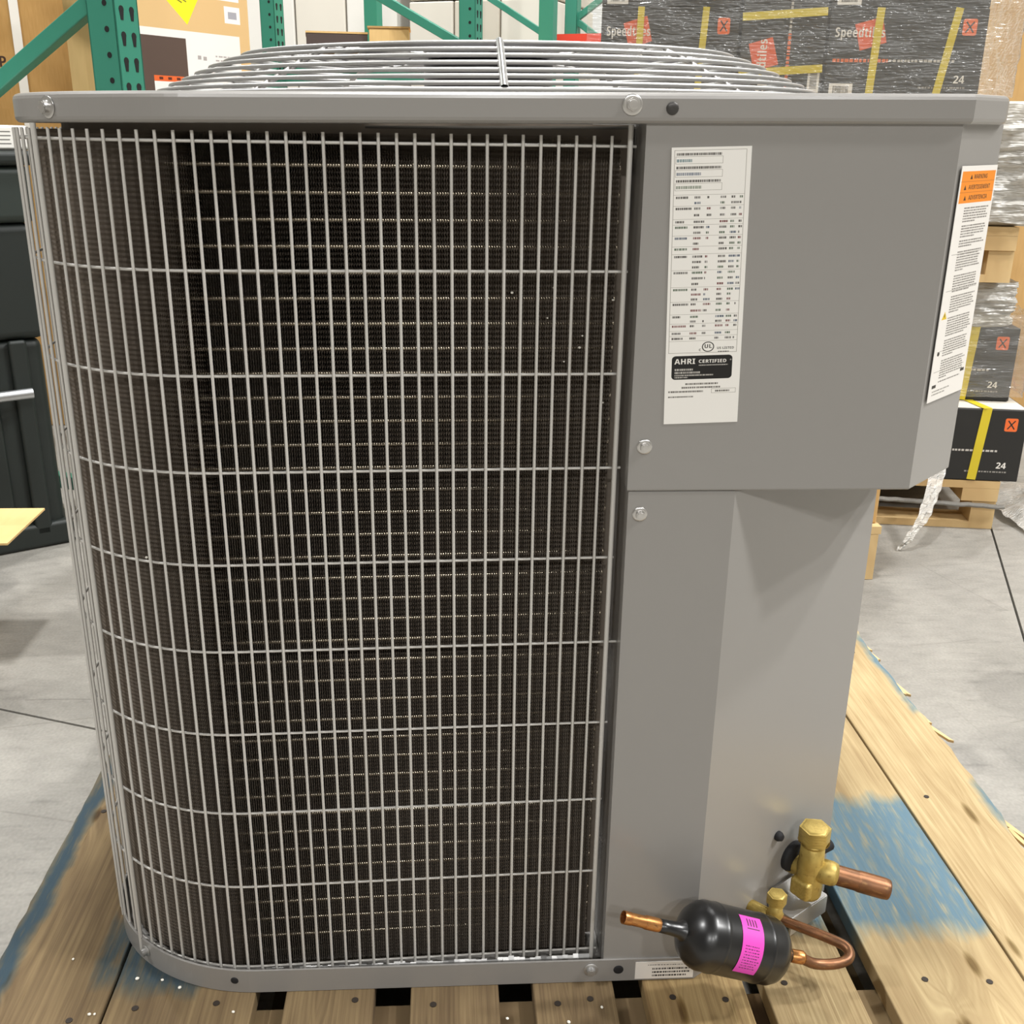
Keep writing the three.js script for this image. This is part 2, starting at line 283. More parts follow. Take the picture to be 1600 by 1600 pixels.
{
  // base pan
  const right = [[0.105, 0.0234], [0.2855, -0.103]];
  const out = unitOutline(0.0234, 0, right);
  const pan = mesh('base_pan', wallStrip(out, 0.14, 0.1668, 0.0022), M.paint, unit);
  mesh('pan_floor', prism(unitOutline(0.0208, -0.0024, [[0.103, 0.0208], [0.2825, -0.1045]]), 0.1405, 0.1475), M.paint, pan);
  screw(pan, 'screw', -0.0023, 0.1555, 0.0234, 0, 1, 0.006, M.zincDull);
  mesh('plug', alongAxis(lathe([[0, 0.0012], [0.0035, 0.0014], [0.0052, 0.0005], [0.0052, 0]], 16), V(0.0262, 0.1545, 0.0234), V(0, 0, 1)), M.rubber, pan);
  mesh('plug', alongAxis(lathe([[0, 0.001], [0.0028, 0.0011], [0.004, 0.0004], [0.004, 0]], 16), V(-0.3625, 0.1545, 0.0216), V(-0.12, 0, 0.99)), M.rubber, pan);
  screw(pan, 'screw', -0.338 - 0.187 * Math.sin(0.72), 0.155, 0.0234 - 0.187 + 0.187 * Math.cos(0.72), -Math.sin(0.72), Math.cos(0.72), 0.005, M.zincDull);
  // crinkled bright drip strip lying in the pan behind the guard
  const strip = [], N = 60;
  for (let i = 0; i < N; i++) { const x0 = -0.335 + i * 0.0056, y = 0.1545 + 0.004 * noise.noise(i * 0.3, 2, 1), z = 0.012 - 0.006 * (i / N) + 0.003 * noise.noise(i * 0.55, 1, 5); strip.push(bx(0.0058, 0.008, 0.0035).rotateX(-0.6 + 0.5 * noise.noise(i * 0.4, 3, 3)).translate(x0, y, z)); }
  mesh('drain_strip', strip, M.zincDull, pan);
  const lbl = ctex(512, 200, (c, w, h) => { c.fillStyle = '#e8e3dc'; c.fillRect(0, 0, w, h); seed(5); c.fillStyle = '#3a3734'; for (let r = 0; r < 4; r++) { let x = r ? 150 : 110; const end = r ? 480 - r * 8 : 500; while (x < end) { const l = rnd(5, 22); c.fillRect(x, 34 + r * 40, l, r ? 20 : 8); x += l + rnd(4, 9); } } });
  const bl = decal(0.0605, 0.0215, lbl); bl.name = 'label_sticker'; bl.position.set(0.0738, 0.1528, 0.0238); bl.userData.label = 'small white printed sticker'; pan.add(bl);

  // coil: fins, tubes and an added backing sheet that keeps the gaps dark
  const coil = new THREE.Group(); coil.name = 'coil'; unit.add(coil);
  {
    const pitch = 0.0021, y0 = 0.149, y1 = 0.958, rows = 384, pos = [], idx = []; let base = 0;
    for (let s = 0.004; s < S2 + 0.10; s += pitch) {
      const a = gpt(s, -0.013), b0 = gpt(s, -0.035), tilt = -0.16 * 0.022;           // fins lean a little where the coil runs straight
      const k = s < LX ? 1 : Math.max(0, 1 - (s - LX) / 0.12), b = { x: b0.x + tilt * k, z: b0.z };
      const tx = a.nz, tz = -a.nx;
      for (let i = 0; i <= rows; i++) { const y = y0 + (y1 - y0) * i / rows, w = (i % 2 ? 0.00042 : -0.00042); pos.push(a.x + tx * w, y, a.z + tz * w, b.x + tx * w, y, b.z + tz * w); }
      for (let i = 0; i < rows; i++) { const q = base + 2 * i; idx.push(q, q + 1, q + 3, q, q + 3, q + 2); }
      base += 2 * (rows + 1);
    }
    const g = new THREE.BufferGeometry(); g.setAttribute('position', new THREE.Float32BufferAttribute(pos, 3)); g.setIndex(idx); const gg = g.toNonIndexed(); gg.computeVertexNormals();
    const f = mesh('fins', gg, M.fin, coil); f.userData.kind = 'stuff'; f.userData.label = 'dark fine corrugated cooling fins';
    for (let i = 0; i < 37; i++) { const y = 0.182 + i * 0.0209, pts = []; for (let s = 0.002; s <= S2 + 0.1; s += 0.024) { const q = gpt(s, -0.0215); pts.push(V(q.x, y, q.z)); } mesh('coil_tube', tubeGeo(pts, 0.0021, 6, 46), M.tube, coil); }
    const back = []; for (let s = -0.006; s <= S2 + 0.36; s += 0.016) { const q = gpt(s, -0.0365); back.push([q.x, q.z]); }
    const inn = []; for (let s = S2 + 0.36; s >= -0.006; s -= 0.016) { const q = gpt(s, -0.0405); inn.push([q.x, q.z]); }
    mesh('backing_sheet', prism([...back, ...inn], 0.15, 0.9675), M.fin, coil);
    // remaining sides of the coil and the dividing wall inside
    mesh('rear_row', b2(-0.47, 0.2, 0.15, 0.962, -0.765, -0.745), M.fin, coil);
    mesh('end_plate', b2(-0.008, 0.009, 0.15, 0.962, -0.32, -0.14), M.fin, coil);
  }
  // coil guard: one mesh per wire
  const guard = new THREE.Group(); guard.name = 'coil_guard'; unit.add(guard);
  for (let k = 1; k <= 52; k++) { if (k === 34) continue; const q = gpt(k * 0.014, 0.0012); mesh('vertical_wire', rodGeo(V(q.x, 0.1565, q.z), V(q.x, 0.9592, q.z), 0.00135), M.wire, guard); }
  [0.9516, 0.8545, 0.7695, 0.6862, 0.6016, 0.5170, 0.4313, 0.3447, 0.2592, 0.1609].forEach((y, i) => {
    const pts = [], e = i === 5 ? -0.0165 : -0.006 + 0.002 * (i % 3);
    const st = gpt(0, -0.0012); pts.push(V(st.x - e * cT, y, st.z + e * sT));
    for (let s = 0.02; s <= 0.74; s += 0.02) { const q = gpt(s, -0.0012); pts.push(V(q.x, y, q.z)); }
    mesh('horizontal_wire', tubeGeo(pts, 0.0013, 6, 90), M.wire, guard);
  });
  for (const s of [0, 0.476]) { const q = gpt(s, 0.0045); mesh('guard_rod', rodGeo(V(q.x, 0.15, q.z), V(q.x, s ? 0.963 : 0.9675, q.z), 0.0022, 10), M.wire, guard); }

  // cabinet: control box cover over the lower service panel
  const cover = mesh('control_box_cover', prism([[0.009, 0.0225], [0.2565, 0.0225], [0.3195, -0.0385], [0.3195, -0.3], [0.009, -0.3]].reverse(), 0.6722, 0.9735, 0.0018), M.paint, unit);
  screw(cover, 'screw', 0.0217, 0.7122, 0.0225, 0, 1, 0.0052);
  const panel = mesh('service_panel', prism([[0.0105, 0.0212], [0.1035, 0.0212], [0.2835, -0.1048], [0.2835, -0.3], [0.0105, -0.3]].reverse(), 0.15, 0.6718, 0.0016), M.paint, unit);
  screw(panel, 'screw', 0.0213, 0.6511, 0.0212, 0, 1, 0.0052);
  const pn = V(0.5735, 0, 0.8192);
  mesh('grommet', alongAxis(lathe([[0, 0.006], [0.0035, 0.0065], [0.0055, 0.003], [0.0055, 0]], 16), V(0.2024, 0.2604, -0.0478), pn), M.rubber, panel);
  mesh('side_panel', b2(0.255, 0.2825, 0.15, 0.962, -0.70, -0.3, 0.004), M.paint, unit);

  // top cap, raised a little to the right as it sits in the photo
  const shear = (g) => g.applyMatrix4(new THREE.Matrix4().set(1, 0, 0, 0, 0.011, 1, 0, 0, 0, 0, 1, 0, 0, 0, 0, 1));
  const DX = -0.098, DZ = -0.37;
  const hole = new THREE.Path().absarc(DX, -DZ, 0.358, 0, Math.PI * 2, true);
  const capOut = unitOutline(0.0275, 0.0062, [[0.2615, 0.0275], [0.3105, -0.0195], [0.3155, -0.027], [0.3165, -0.036]]);
  const cap = mesh('top_cap', shear(prism(capOut, 0.9682, 0.9905, 0.0045, hole)), M.paint, unit);
  const yc = (x) => 0.011 * x;
  screw(cap, 'screw', -0.0036, 0.9818, 0.0275, 0, 1, 0.0062); 
  mesh('plug', alongAxis(lathe([[0, 0.0015], [0.0026, 0.0018], [0.0048, 0.0006], [0.0048, 0]], 16), V(0.0271, 0.9795, 0.0275), V(0, 0, 1)), std(0x4a4846, 0.4, { metalness: 0.6 }), cap);
  { const a = 0.66, cx = -0.33, r = 0.1932; screw(cap, 'screw', cx - r * Math.sin(a), 0.9745, 0.0275 - 0.1932 + r * Math.cos(a), -Math.sin(a), Math.cos(a), 0.0066); }
  const gu = new THREE.Group(); gu.name = 'fan_guard'; unit.add(gu);
  const prof = [[0.357, 0.9935], [0.345, 0.9985], [0.333, 1.0042], [0.32, 1.0094], [0.307, 1.0155], [0.293, 1.0218], [0.278, 1.0275], [0.26, 1.0338], [0.236, 1.0352], [0.212, 1.0358], [0.188, 1.0362], [0.164, 1.0366], [0.14, 1.037], [0.115, 1.0372], [0.09, 1.0374]];
  for (const [r, h] of prof) mesh('ring_wire', shear(new THREE.TorusGeometry(r, 0.0018, 8, 120).rotateX(Math.PI / 2).translate(DX, h, DZ)), M.zincDull, gu);
  for (let k = 0; k < 10; k++) {
    const a = Math.PI / 2 + k * Math.PI / 5, lift = k ? -0.0032 : 0.0004, pts = prof.map(([r, h]) => V(DX + r * Math.cos(a), h + lift, DZ + r * Math.sin(a)));
    mesh('rib_wire', shear(tubeGeo(pts, k ? 0.0026 : 0.0036, 8, 40)), M.zinc, gu);
  }
  mesh('hub_plate', shear(lathe([[0, 1.0385], [0.09, 1.0375], [0.092, 1.036], [0, 1.035]], 40).translate(DX, 0, DZ)), M.zincDull, gu);
  // fan below the guard
  const fan = new THREE.Group(); fan.name = 'fan'; unit.add(fan);
  mesh('motor', shear(lathe([[0, 1.0345], [0.066, 1.034], [0.07, 1.03], [0.07, 0.93], [0, 0.928]], 32).translate(DX, 0, DZ)), M.black, fan);
  for (let k = 0; k < 3; k++) {
    const s = new THREE.Shape(); s.moveTo(0.05, -0.04); s.quadraticCurveTo(0.17, -0.10, 0.27, -0.085); s.quadraticCurveTo(0.29, 0.02, 0.26, 0.10); s.quadraticCurveTo(0.15, 0.075, 0.05, 0.04);
    mesh('blade', shear(new THREE.ExtrudeGeometry(s, { depth: 0.0025, bevelEnabled: false }).rotateX(-Math.PI / 2 + 0.0).rotateX(0.3).rotateY(k * 2.0944 + 0.4).translate(DX, 0.935, DZ)), M.blade, fan);
  }
  mesh('orifice_ring', shear(lathe([[0.358, 0.9665], [0.302, 0.9655], [0.297, 0.93], [0.299, 0.89], [0.302, 0.89], [0.3, 0.93], [0.305, 0.9635], [0.358, 0.9645], [0.358, 0.9665]], 64).translate(DX, 0, DZ)), M.paint, fan);
}
{ // stickers of the unit
  const dashes = (c, x, y, w, h, lo = 4, hi = 16) => { let p = x; while (p < x + w) { const l = Math.min(rnd(lo, hi), x + w - p); c.fillRect(p, y, l, h); p += l + rnd(2, 5); } };
  const plate = ctex(577, 2046, (c) => {
    const w = 620, h = 2200; c.scale(0.93, 0.93);
    c.fillStyle = '#ebe8e2'; c.fillRect(0, 0, w, h); seed(17);
    c.strokeStyle = '#9a948c'; c.lineWidth = 4; c.strokeRect(24, 26, w - 62, 1880);
    c.lineWidth = 3;
    const col = ['#57534e', '#57534e', '#6d6a66', '#5b6472', '#7d5552', '#5d6a58'];
    for (let i = 0; i < 3; i++) { c.fillStyle = '#5d5954'; dashes(c, 40, 50 + i * 118, 350, 22); c.strokeRect(34, 82 + i * 118, 366, 62); c.fillStyle = ['#7f9194', '#8a8f98', '#93998c'][i]; dashes(c, 42, 104 + i * 118, [120, 190, 200][i], 26, 8, 20); }
    const rowsY = [420, 520, 640, 690, 790, 890, 960, 1110, 1270, 1410, 1530, 1620, 1690, 1740, 1790];
    c.strokeStyle = '#a29c95'; for (const y of rowsY) { c.beginPath(); c.moveTo(26, y); c.lineTo(w - 40, y); c.stroke(); }
    rowsY.slice(0, -1).forEach((y, i) => {
      const y2 = rowsY[i + 1], n = Math.max(1, Math.round((y2 - y) / 50));
      for (let r = 0; r < n; r++) { const yy = y + 14 + r * (y2 - y) / n; for (const [x, l] of [[44, r ? 0 : rnd(50, 130)], [190, rnd(30, 90)], [290, rnd(0, 60)], [395, rnd(30, 70)], [480, rnd(24, 60)], [545, rnd(0, 36)]]) if (l > 8) { c.fillStyle = col[Math.floor(rnd(col.length))]; dashes(c, x, yy, l, 20); } }
    });
    // listing mark
    c.strokeStyle = '#26231f'; c.lineWidth = 8; c.beginPath(); c.arc(346, 1850, 46, 0, 7); c.fillStyle = '#ebe8e2'; c.fill(); c.stroke(); c.fillStyle = '#26231f'; c.font = 'bold 52px sans-serif'; c.textAlign = 'center'; c.save(); c.translate(346, 1864); c.fillText('UL', 0, 0); c.restore();
    c.font = 'bold 30px sans-serif'; c.fillText('C', 280, 1890); c.fillText('US LISTED', 490, 1876);
    c.fillStyle = '#6d6a66'; dashes(c, 430, 1894, 90, 14);
    // certification mark
    c.fillStyle = '#0b0a09'; c.beginPath(); c.roundRect(52, 1935, 500, 235, 34); c.fill();
    c.fillStyle = '#e9e5de'; c.textAlign = 'left'; c.font = 'bold 74px sans-serif'; c.save(); c.translate(74, 2016); c.scale(0.98, 1); c.fillText('AHRI', 0, 0); c.restore();
    c.font = 'bold 47px sans-serif'; c.fillText('CERTIFIED', 272, 2008); c.font = '20px sans-serif'; c.fillText('®', 530, 1990);
    c.fillStyle = '#b9b5ae'; dashes(c, 276, 2026, 240, 10, 6, 14); dashes(c, 78, 2062, 150, 20); dashes(c, 78, 2092, 210, 20); dashes(c, 78, 2122, 320, 14); dashes(c, 78, 2144, 110, 12);
  });
  const foot = ctex(620, 420, (c, w, h) => {
    c.fillStyle = '#ebe8e2'; c.fillRect(0, 0, w, h); seed(19); c.fillStyle = '#6a665f'; dashes(c, 170, 8, 270, 18); dashes(c, 140, 44, 320, 18); dashes(c, 30, 84, 290, 18); dashes(c, 30, 138, 210, 14);
    c.strokeStyle = '#8e8881'; c.lineWidth = 3; c.strokeRect(390, 70, 200, 44); dashes(c, 420, 84, 120, 18);
  });
  const group = new THREE.Group(); group.name = 'rating_plate'; group.userData.label = 'tall white rating label with black certification mark';
  const W = 0.0625, H1 = 0.1845, H2 = 0.0352;
  const a = decal(W, H1, plate), b = decal(W, H2, foot); a.name = 'printed_sheet'; b.name = 'printed_foot'; a.position.y = H2 / 2; b.position.y = -H1 / 2; group.add(a, b);
  group.position.set(0.0643, 0.8427, 0.0229); group.rotation.z = 0.034; unit.add(group);   // stuck on slightly askew
  const warn = ctex(420, 1560, (c, w, h) => {
    c.fillStyle = '#e6e2dc'; c.fillRect(0, 0, w, h); seed(23);
    c.fillStyle = '#ea8a1c'; c.fillRect(14, 34, w - 28, 200); c.strokeStyle = '#b8691a'; c.lineWidth = 3; c.strokeRect(14, 98, w - 28, 0.1); c.strokeRect(14, 166, w - 28, 0.1);
    c.fillStyle = '#3a2208'; c.font = 'bold 40px sans-serif'; c.textAlign = 'center'; ['WARNING', 'AVERTISSEMENT', 'ADVERTENCIA'].forEach((s, i) => { c.save(); c.translate(w / 2 + 22, 82 + i * 66); c.scale(0.82, 1); c.fillText(s, 0, 0); c.restore(); c.beginPath(); const tx = [110, 52, 66][i], ty = 84 + i * 66; c.moveTo(tx, ty); c.lineTo(tx + 28, ty); c.lineTo(tx + 14, ty - 30); c.fill(); });
    c.fillStyle = '#7b7670'; let y = 262; while (y < 1440) { const n = Math.floor(rnd(3, 9)); for (let i = 0; i < n && y < 1440; i++) { const x0 = 92 + (y > 800 ? 4 : 0); dashes(c, x0, y, (w - x0 - 30) * (i === n - 1 ? rnd(0.3, 0.8) : rnd(0.85, 1)), 9, 5, 26); y += 17; } y += rnd(10, 26); }
    for (const yy of [560, 800, 1210, 1350]) { c.fillStyle = '#8a857e'; c.fillRect(26, yy, w - 60, 3); }
    c.fillStyle = '#d9b818'; c.beginPath(); c.moveTo(24, 990); c.lineTo(82, 990); c.lineTo(53, 936); c.fill(); c.fillStyle = '#2b2620'; c.fillRect(50, 954, 7, 22); c.beginPath(); c.arc(48, 1226, 14, 0, 7); c.fill();
    c.fillRect(30, 1444, 46, 22); c.fillRect(356, 1390, 46, 22); c.fillStyle = '#8a857e'; dashes(c, 40, 1486, 200, 10); dashes(c, 40, 1508, 150, 10);
  });
  const w = decal(0.0772, 0.192, warn); w.name = 'warning_label'; w.userData.label = 'white warning label with orange heading';
  w.position.set(0.2895 + 0.00025, 0.8445, -0.0073 + 0.00025); w.rotation.y = 0.769; unit.add(w);
}
{ // service valves
  const n = V(0.5735, 0, 0.8192), up = V(0, 1, 0), side = V(0.8192, 0, -0.5735);
  const big = new THREE.Group(); big.name = 'suction_valve'; unit.add(big);
  const ax = V(0.2415, 0, -0.0447);
  mesh('valve_body', [lathe([[0, 0.186], [0.0135, 0.186], [0.015, 0.19], [0.015, 0.206], [0.0135, 0.212], [0.0145, 0.222], [0.0132, 0.234], [0.0125, 0.252], [0, 0.252]], 20).translate(ax.x, 0, ax.z), alongAxis(lathe([[0, 0], [0.0125, 0], [0.0125, 0.018], [0.011, 0.024], [0, 0.03]], 18), V(0.2235, 0.212, -0.0705), n.clone().multiplyScalar(1).add(side.clone().multiplyScalar(0.25))),
    new RoundedBoxGeometry(0.03, 0.022, 0.024, 2, 0.004).rotateY(0.61).translate(ax.x - 0.002, 0.199, ax.z + 0.001)], M.brass, big);
  mesh('valve_cap', [new THREE.CylinderGeometry(0.0168, 0.0168, 0.0165, 6).rotateY(0.35).translate(ax.x, 0.2635, ax.z), lathe([[0.0168, 0.255], [0.0155, 0.2535], [0.013, 0.25]], 20).translate(ax.x, 0, ax.z), lathe([[0, 0.2738], [0.012, 0.2735], [0.0148, 0.2718]], 6).rotateY(0.35).translate(ax.x, 0, ax.z)], M.brass, big);
  const s0 = V(0.247, 0.2195, -0.043), s1 = V(0.3235, 0.2035, -0.0255), d = s1.clone().sub(s0).normalize();
  mesh('sleeve', alongAxis(lathe([[0, 0], [0.0132, 0], [0.0132, 0.017], [0.0118, 0.022], [0, 0.022]], 20), s0, d), M.brass, big);
  mesh('suction_stub', alongAxis(lathe([[0.0105, 0.02], [0.0108, 0.022], [0.0108, 0.044], [0.0115, 0.047], [0.0115, 0.0725], [0.011, 0.0775], [0.0105, 0.079], [0.0094, 0.079], [0.0092, 0.06], [0, 0.06]], 24), s0, d), M.copper, big);
  mesh('port_cap', alongAxis(lathe([[0, 0.014], [0.005, 0.014], [0.0062, 0.012], [0.0062, 0]], 14), V(0.2535, 0.238, -0.052), V(0.9, 0.25, -0.3)), M.rubber, big);
  mesh('rear_grommet', alongAxis(lathe([[0, 0.008], [0.0155, 0.008], [0.0175, 0.004], [0.0175, 0]], 24), V(0.226, 0.2215, -0.0652), n), M.rubber, big);
  mesh('bracket', [bx(0.062, 0.002, 0.03).translate(0, 0.011, 0.016), bx(0.062, 0.022, 0.002).translate(0, 0, 0.031), bx(0.062, 0.03, 0.002).translate(0, 0.015, 0.001)].map((g) => g.rotateY(0.611).translate(0.2255, 0.163, -0.063)), M.zincDull, big);
  const small = new THREE.Group(); small.name = 'liquid_valve'; unit.add(small);
  const bx0 = V(0.1955, 0, -0.0095);
  mesh('valve_body', [lathe([[0, 0.175], [0.0085, 0.175], [0.0092, 0.18], [0.0092, 0.191], [0.0075, 0.195], [0.0068, 0.205], [0, 0.205]], 18).translate(bx0.x, 0, bx0.z), alongAxis(lathe([[0, 0], [0.0072, 0], [0.0072, 0.02], [0, 0.024]], 14), V(0.1745, 0.1855, -0.0295), V(0.7, 0, 0.72))], M.brass, small);
  mesh('valve_cap', [new THREE.CylinderGeometry(0.0104, 0.0104, 0.0115, 6).rotateY(0.3).translate(bx0.x, 0.2105, bx0.z), lathe([[0, 0.2178], [0.0075, 0.2176], [0.0092, 0.2162]], 6).rotateY(0.3).translate(bx0.x, 0, bx0.z)], M.brass, small);
  // filter drier on its copper loop
  const dr = new THREE.Group(); dr.name = 'filter_drier'; unit.add(dr);
  const a = V(0.0874, 0.2412, 0.0714), b = V(0.1700, 0.2051, 0.0586), dir = b.clone().sub(a), len = dir.length(); dir.normalize();
  const R = 0.0326;
  mesh('drier_body', alongAxis(lathe([[0, -0.014], [0.008, -0.0135], [0.017, -0.0105], [0.0255, -0.0055], [0.0305, 0.001], [R, 0.007], [R, 0.016], [R + 0.0006, 0.018], [R + 0.0006, 0.02], [R, 0.022], [R, len - 0.022], [R + 0.0006, len - 0.02], [R + 0.0006, len - 0.018], [R, len - 0.016], [R, len - 0.006], [0.0305, len], [0.0255, len + 0.0055], [0.017, len + 0.0095], [0.008, len + 0.012], [0, len + 0.0125]], 48), a, dir), M.black, dr);
  mesh('inlet_neck', alongAxis(lathe([[0, -0.041], [0.0062, -0.041], [0.0066, -0.03], [0.0072, -0.018], [0.011, -0.011]], 18), a, dir), M.black, dr);
  mesh('inlet_stub', alongAxis(lathe([[0.0062, -0.039], [0.0066, -0.042], [0.0066, -0.0545], [0.0058, -0.056], [0.0058, -0.07], [0.0062, -0.0715], [0.0062, -0.0785], [0.0052, -0.0785], [0.005, -0.06], [0, -0.06]].reverse(), 20), a, dir), M.copperBright, dr);
  mesh('outlet_neck', alongAxis(lathe([[0.011, len + 0.009], [0.0068, len + 0.013], [0.0062, len + 0.027], [0, len + 0.027]], 18), a, dir), M.black, dr);
  const o = a.clone().addScaledVector(dir, len + 0.024);
  mesh('outlet_sleeve', alongAxis(lathe([[0, 0], [0.0066, 0], [0.0068, 0.012], [0.0056, 0.0145], [0, 0.015]], 18), o, V(0.92, -0.25, 0.0).normalize()), M.copperBright, dr);
  mesh('copper_loop', tubeGeo([o.clone().add(V(0.008, -0.002, 0)), V(0.218, 0.1835, 0.0545), V(0.2385, 0.1815, 0.0535), V(0.2525, 0.1825, 0.0495), V(0.2575, 0.1845, 0.042), V(0.2545, 0.1862, 0.034), V(0.243, 0.1868, 0.0245), V(0.222, 0.1868, 0.0095), V(0.2, 0.1865, -0.006)], 0.0053, 14, 90), M.copper, dr);
  const pink = ctex(256, 512, (c, w, h) => { c.fillStyle = '#da48b4'; c.fillRect(0, 0, w, h); seed(31); c.fillStyle = '#5c1f52'; for (let i = 0; i < 4; i++) c.fillRect(70 + i * 34, 30, 16, 70); c.fillRect(60, 116, 150, 10); for (let r = 0; r < 9; r++) { let x = 40; while (x < 210) { const l = rnd(6, 26); c.fillRect(x, 260 + r * 24, l, 8); x += l + rnd(4, 14); } } });
  const lab = new THREE.CylinderGeometry(R + 0.0005, R + 0.0005, 0.0245, 30, 1, true, 0, 1.75);
  { const uv = lab.attributes.uv; for (let i = 0; i < uv.count; i++) { const u = uv.getX(i), v = uv.getY(i); uv.setXY(i, v, 1 - u); } }
  // turn the label round the drier so that it faces up and forward
  const q = new THREE.Quaternion().setFromUnitVectors(V(0, 1, 0), dir), g = lab.rotateY(-1.35).applyQuaternion(q), m = a.clone().addScaledVector(dir, len * 0.5);
  mesh('pink_label', g.translate(m.x, m.y, m.z), new THREE.MeshStandardMaterial({ map: pink, roughness: 0.4, side: THREE.DoubleSide }), dr);
}
{ // foam crumbs caught in the coil
  const g = []; seed(89);
  for (const [s, y] of [[0.055, 0.84], [0.06, 0.815], [0.03, 0.80], [0.032, 0.79], [0.045, 0.778], [0.01, 0.742], [0.09, 0.836], [0.005, 0.83], [0.42, 0.60]]) { const q = gpt(s, -0.0115); g.push(new THREE.IcosahedronGeometry(rnd(0.0009, 0.0016), 0).scale(1, 0.8, 1.2).translate(q.x, y, q.z)); }
  mesh('caught_crumbs', g, M.foam, unit).userData.kind = 'stuff';
}
rebase(unit, -0.1, 0.14, -0.38);
{ // foam crumbs on the deck
  const g = [], add = (x, y, z, s) => g.push(new THREE.IcosahedronGeometry(s, 0).scale(1, 0.8, 1.2).rotateY(rnd(3)).translate(x, y, z)); seed(88);
  for (const [x, z] of [[-0.466, 0.0], [-0.5, 0.045], [-0.495, 0.045], [-0.36, 0.048], [-0.44, 0.003], [0.005, 0.058], [-0.09, 0.068], [-0.35, 0.066], [-0.353, 0.068], [-0.03, 0.075], [-0.42, 0.014], [-0.54, -0.03]]) add(x, 0.1405, z, rnd(0.001, 0.0019));
  tag(mesh('foam_crumbs', g, M.foam), 'tiny white foam crumbs scattered on the weathered pallet boards', 'foam', null, 'stuff');
}

// ---------------------------------------------------------------- pallet stack of tile boxes beyond the unit
const SA_P = V(1.2604, 0, -1.6146), SA_U = V(0.9875, 0, 0.1578), SA_IN = V(0.1578, 0, -0.9875), SA_TURN = -0.1585;
const SA = (a, y, b) => [SA_P.x + SA_U.x * a + SA_IN.x * b, y, SA_P.z + SA_U.z * a + SA_IN.z * b];      // a along the front to the right, b inwards
function shippingPallet(a0, a1, y, b, dep, label) {
  const w = a1 - a0, t = thing('shipping_pallet', label, 'pallet', SA((a0 + a1) / 2, y, b + dep / 2), SA_TURN);
  for (const z of [dep / 2 - 0.05, 0, -dep / 2 + 0.05]) {
    mesh('bottom_board', boxUV(bx(w, 0.018, 0.09, 0, 0.0095, z).rotateY(0)), M.palletWood, t);
    for (const x of [-w / 2 + 0.03, 0, w / 2 - 0.03]) mesh('block', boxUV(bx(0.06, 0.058, 0.09, x, 0.0475, z)), M.palletWood, t);
  }
  for (let i = 0; i < 7; i++) mesh('deck_board', boxUV(bx(w, 0.02, 0.1, 0, 0.1215, dep / 2 - 0.05 - i * (dep - 0.1) / 6)), M.palletWood, t);
  for (const x of [-w / 2 + 0.045, 0, w / 2 - 0.045]) mesh('stringer_board', boxUV(bx(0.09, 0.034, dep, x, 0.094, 0)), M.palletWood, t);
  return t;
}
const tileFront = (flip) => ctex(768, 416, (c, w, h) => {
  c.fillStyle = '#1d1c1a'; c.fillRect(0, 0, w, h); seed(51);
  c.fillStyle = '#d95a2b'; c.save(); c.translate(190, 100); c.rotate(-0.06); c.beginPath(); c.moveTo(-70, -34); c.lineTo(66, -62); c.lineTo(92, 60); c.lineTo(-40, 92); c.closePath(); c.fill(); c.restore();
  c.fillStyle = '#d9d5cf'; c.font = 'bold 62px sans-serif'; c.save(); c.translate(22, 130); c.scale(0.82, 1); c.fillText('Speedtiles', 0, 0); c.restore();
  c.fillStyle = '#dc6a30'; c.font = 'bold 21px sans-serif'; let x = 24; while (x < 300) { const l = rnd(8, 22); c.fillRect(x, 232, l, 16); x += l + rnd(3, 7); } c.fillStyle = '#b9b4ad'; while (x < 640) { const l = rnd(8, 22); c.fillRect(x, 234, l, 12); x += l + rnd(3, 8); }
  c.fillStyle = '#e2682c'; c.beginPath(); c.roundRect(652, 42, 70, 78, 10); c.fill(); c.strokeStyle = '#1d1c1a'; c.lineWidth = 7; c.beginPath(); c.moveTo(668, 56); c.lineTo(687, 80); c.lineTo(668, 106); c.moveTo(706, 56); c.lineTo(687, 80); c.lineTo(706, 106); c.stroke();
  c.fillStyle = '#dedad3'; c.font = 'bold 52px sans-serif'; c.fillText('24', 640, 345); c.fillStyle = '#8d8983'; x = 470; while (x < 700) { const l = rnd(6, 18); c.fillRect(x, 362, l, 9); x += l + rnd(3, 6); }
  c.fillStyle = '#dcd8d1'; c.fillRect(20, 350, 120, 60); c.fillStyle = '#2a2826'; for (let i = 0; i < 22; i++) c.fillRect(40 + i * 3.7, 362, rnd(1, 2.6), 36);
});
const tileTex = tileFront(false);
const tileTop = ctex(512, 256, (c, w, h) => { c.fillStyle = '#c9c3ba'; c.fillRect(0, 0, w, h); c.fillStyle = '#d45a3a'; c.fillRect(0, 40, w, 130); c.fillStyle = '#ded9d2'; seed(53); let x = 20; while (x < 480) { const l = rnd(12, 34); c.fillRect(x, 80, l, 54); x += l + rnd(6, 12); } });
const tileSide = std(0x1f1d1b, 0.6), tilePrint = new THREE.MeshStandardMaterial({ map: tileTex, roughness: 0.5 }), topPrint = new THREE.MeshStandardMaterial({ map: tileTop, roughness: 0.55 });
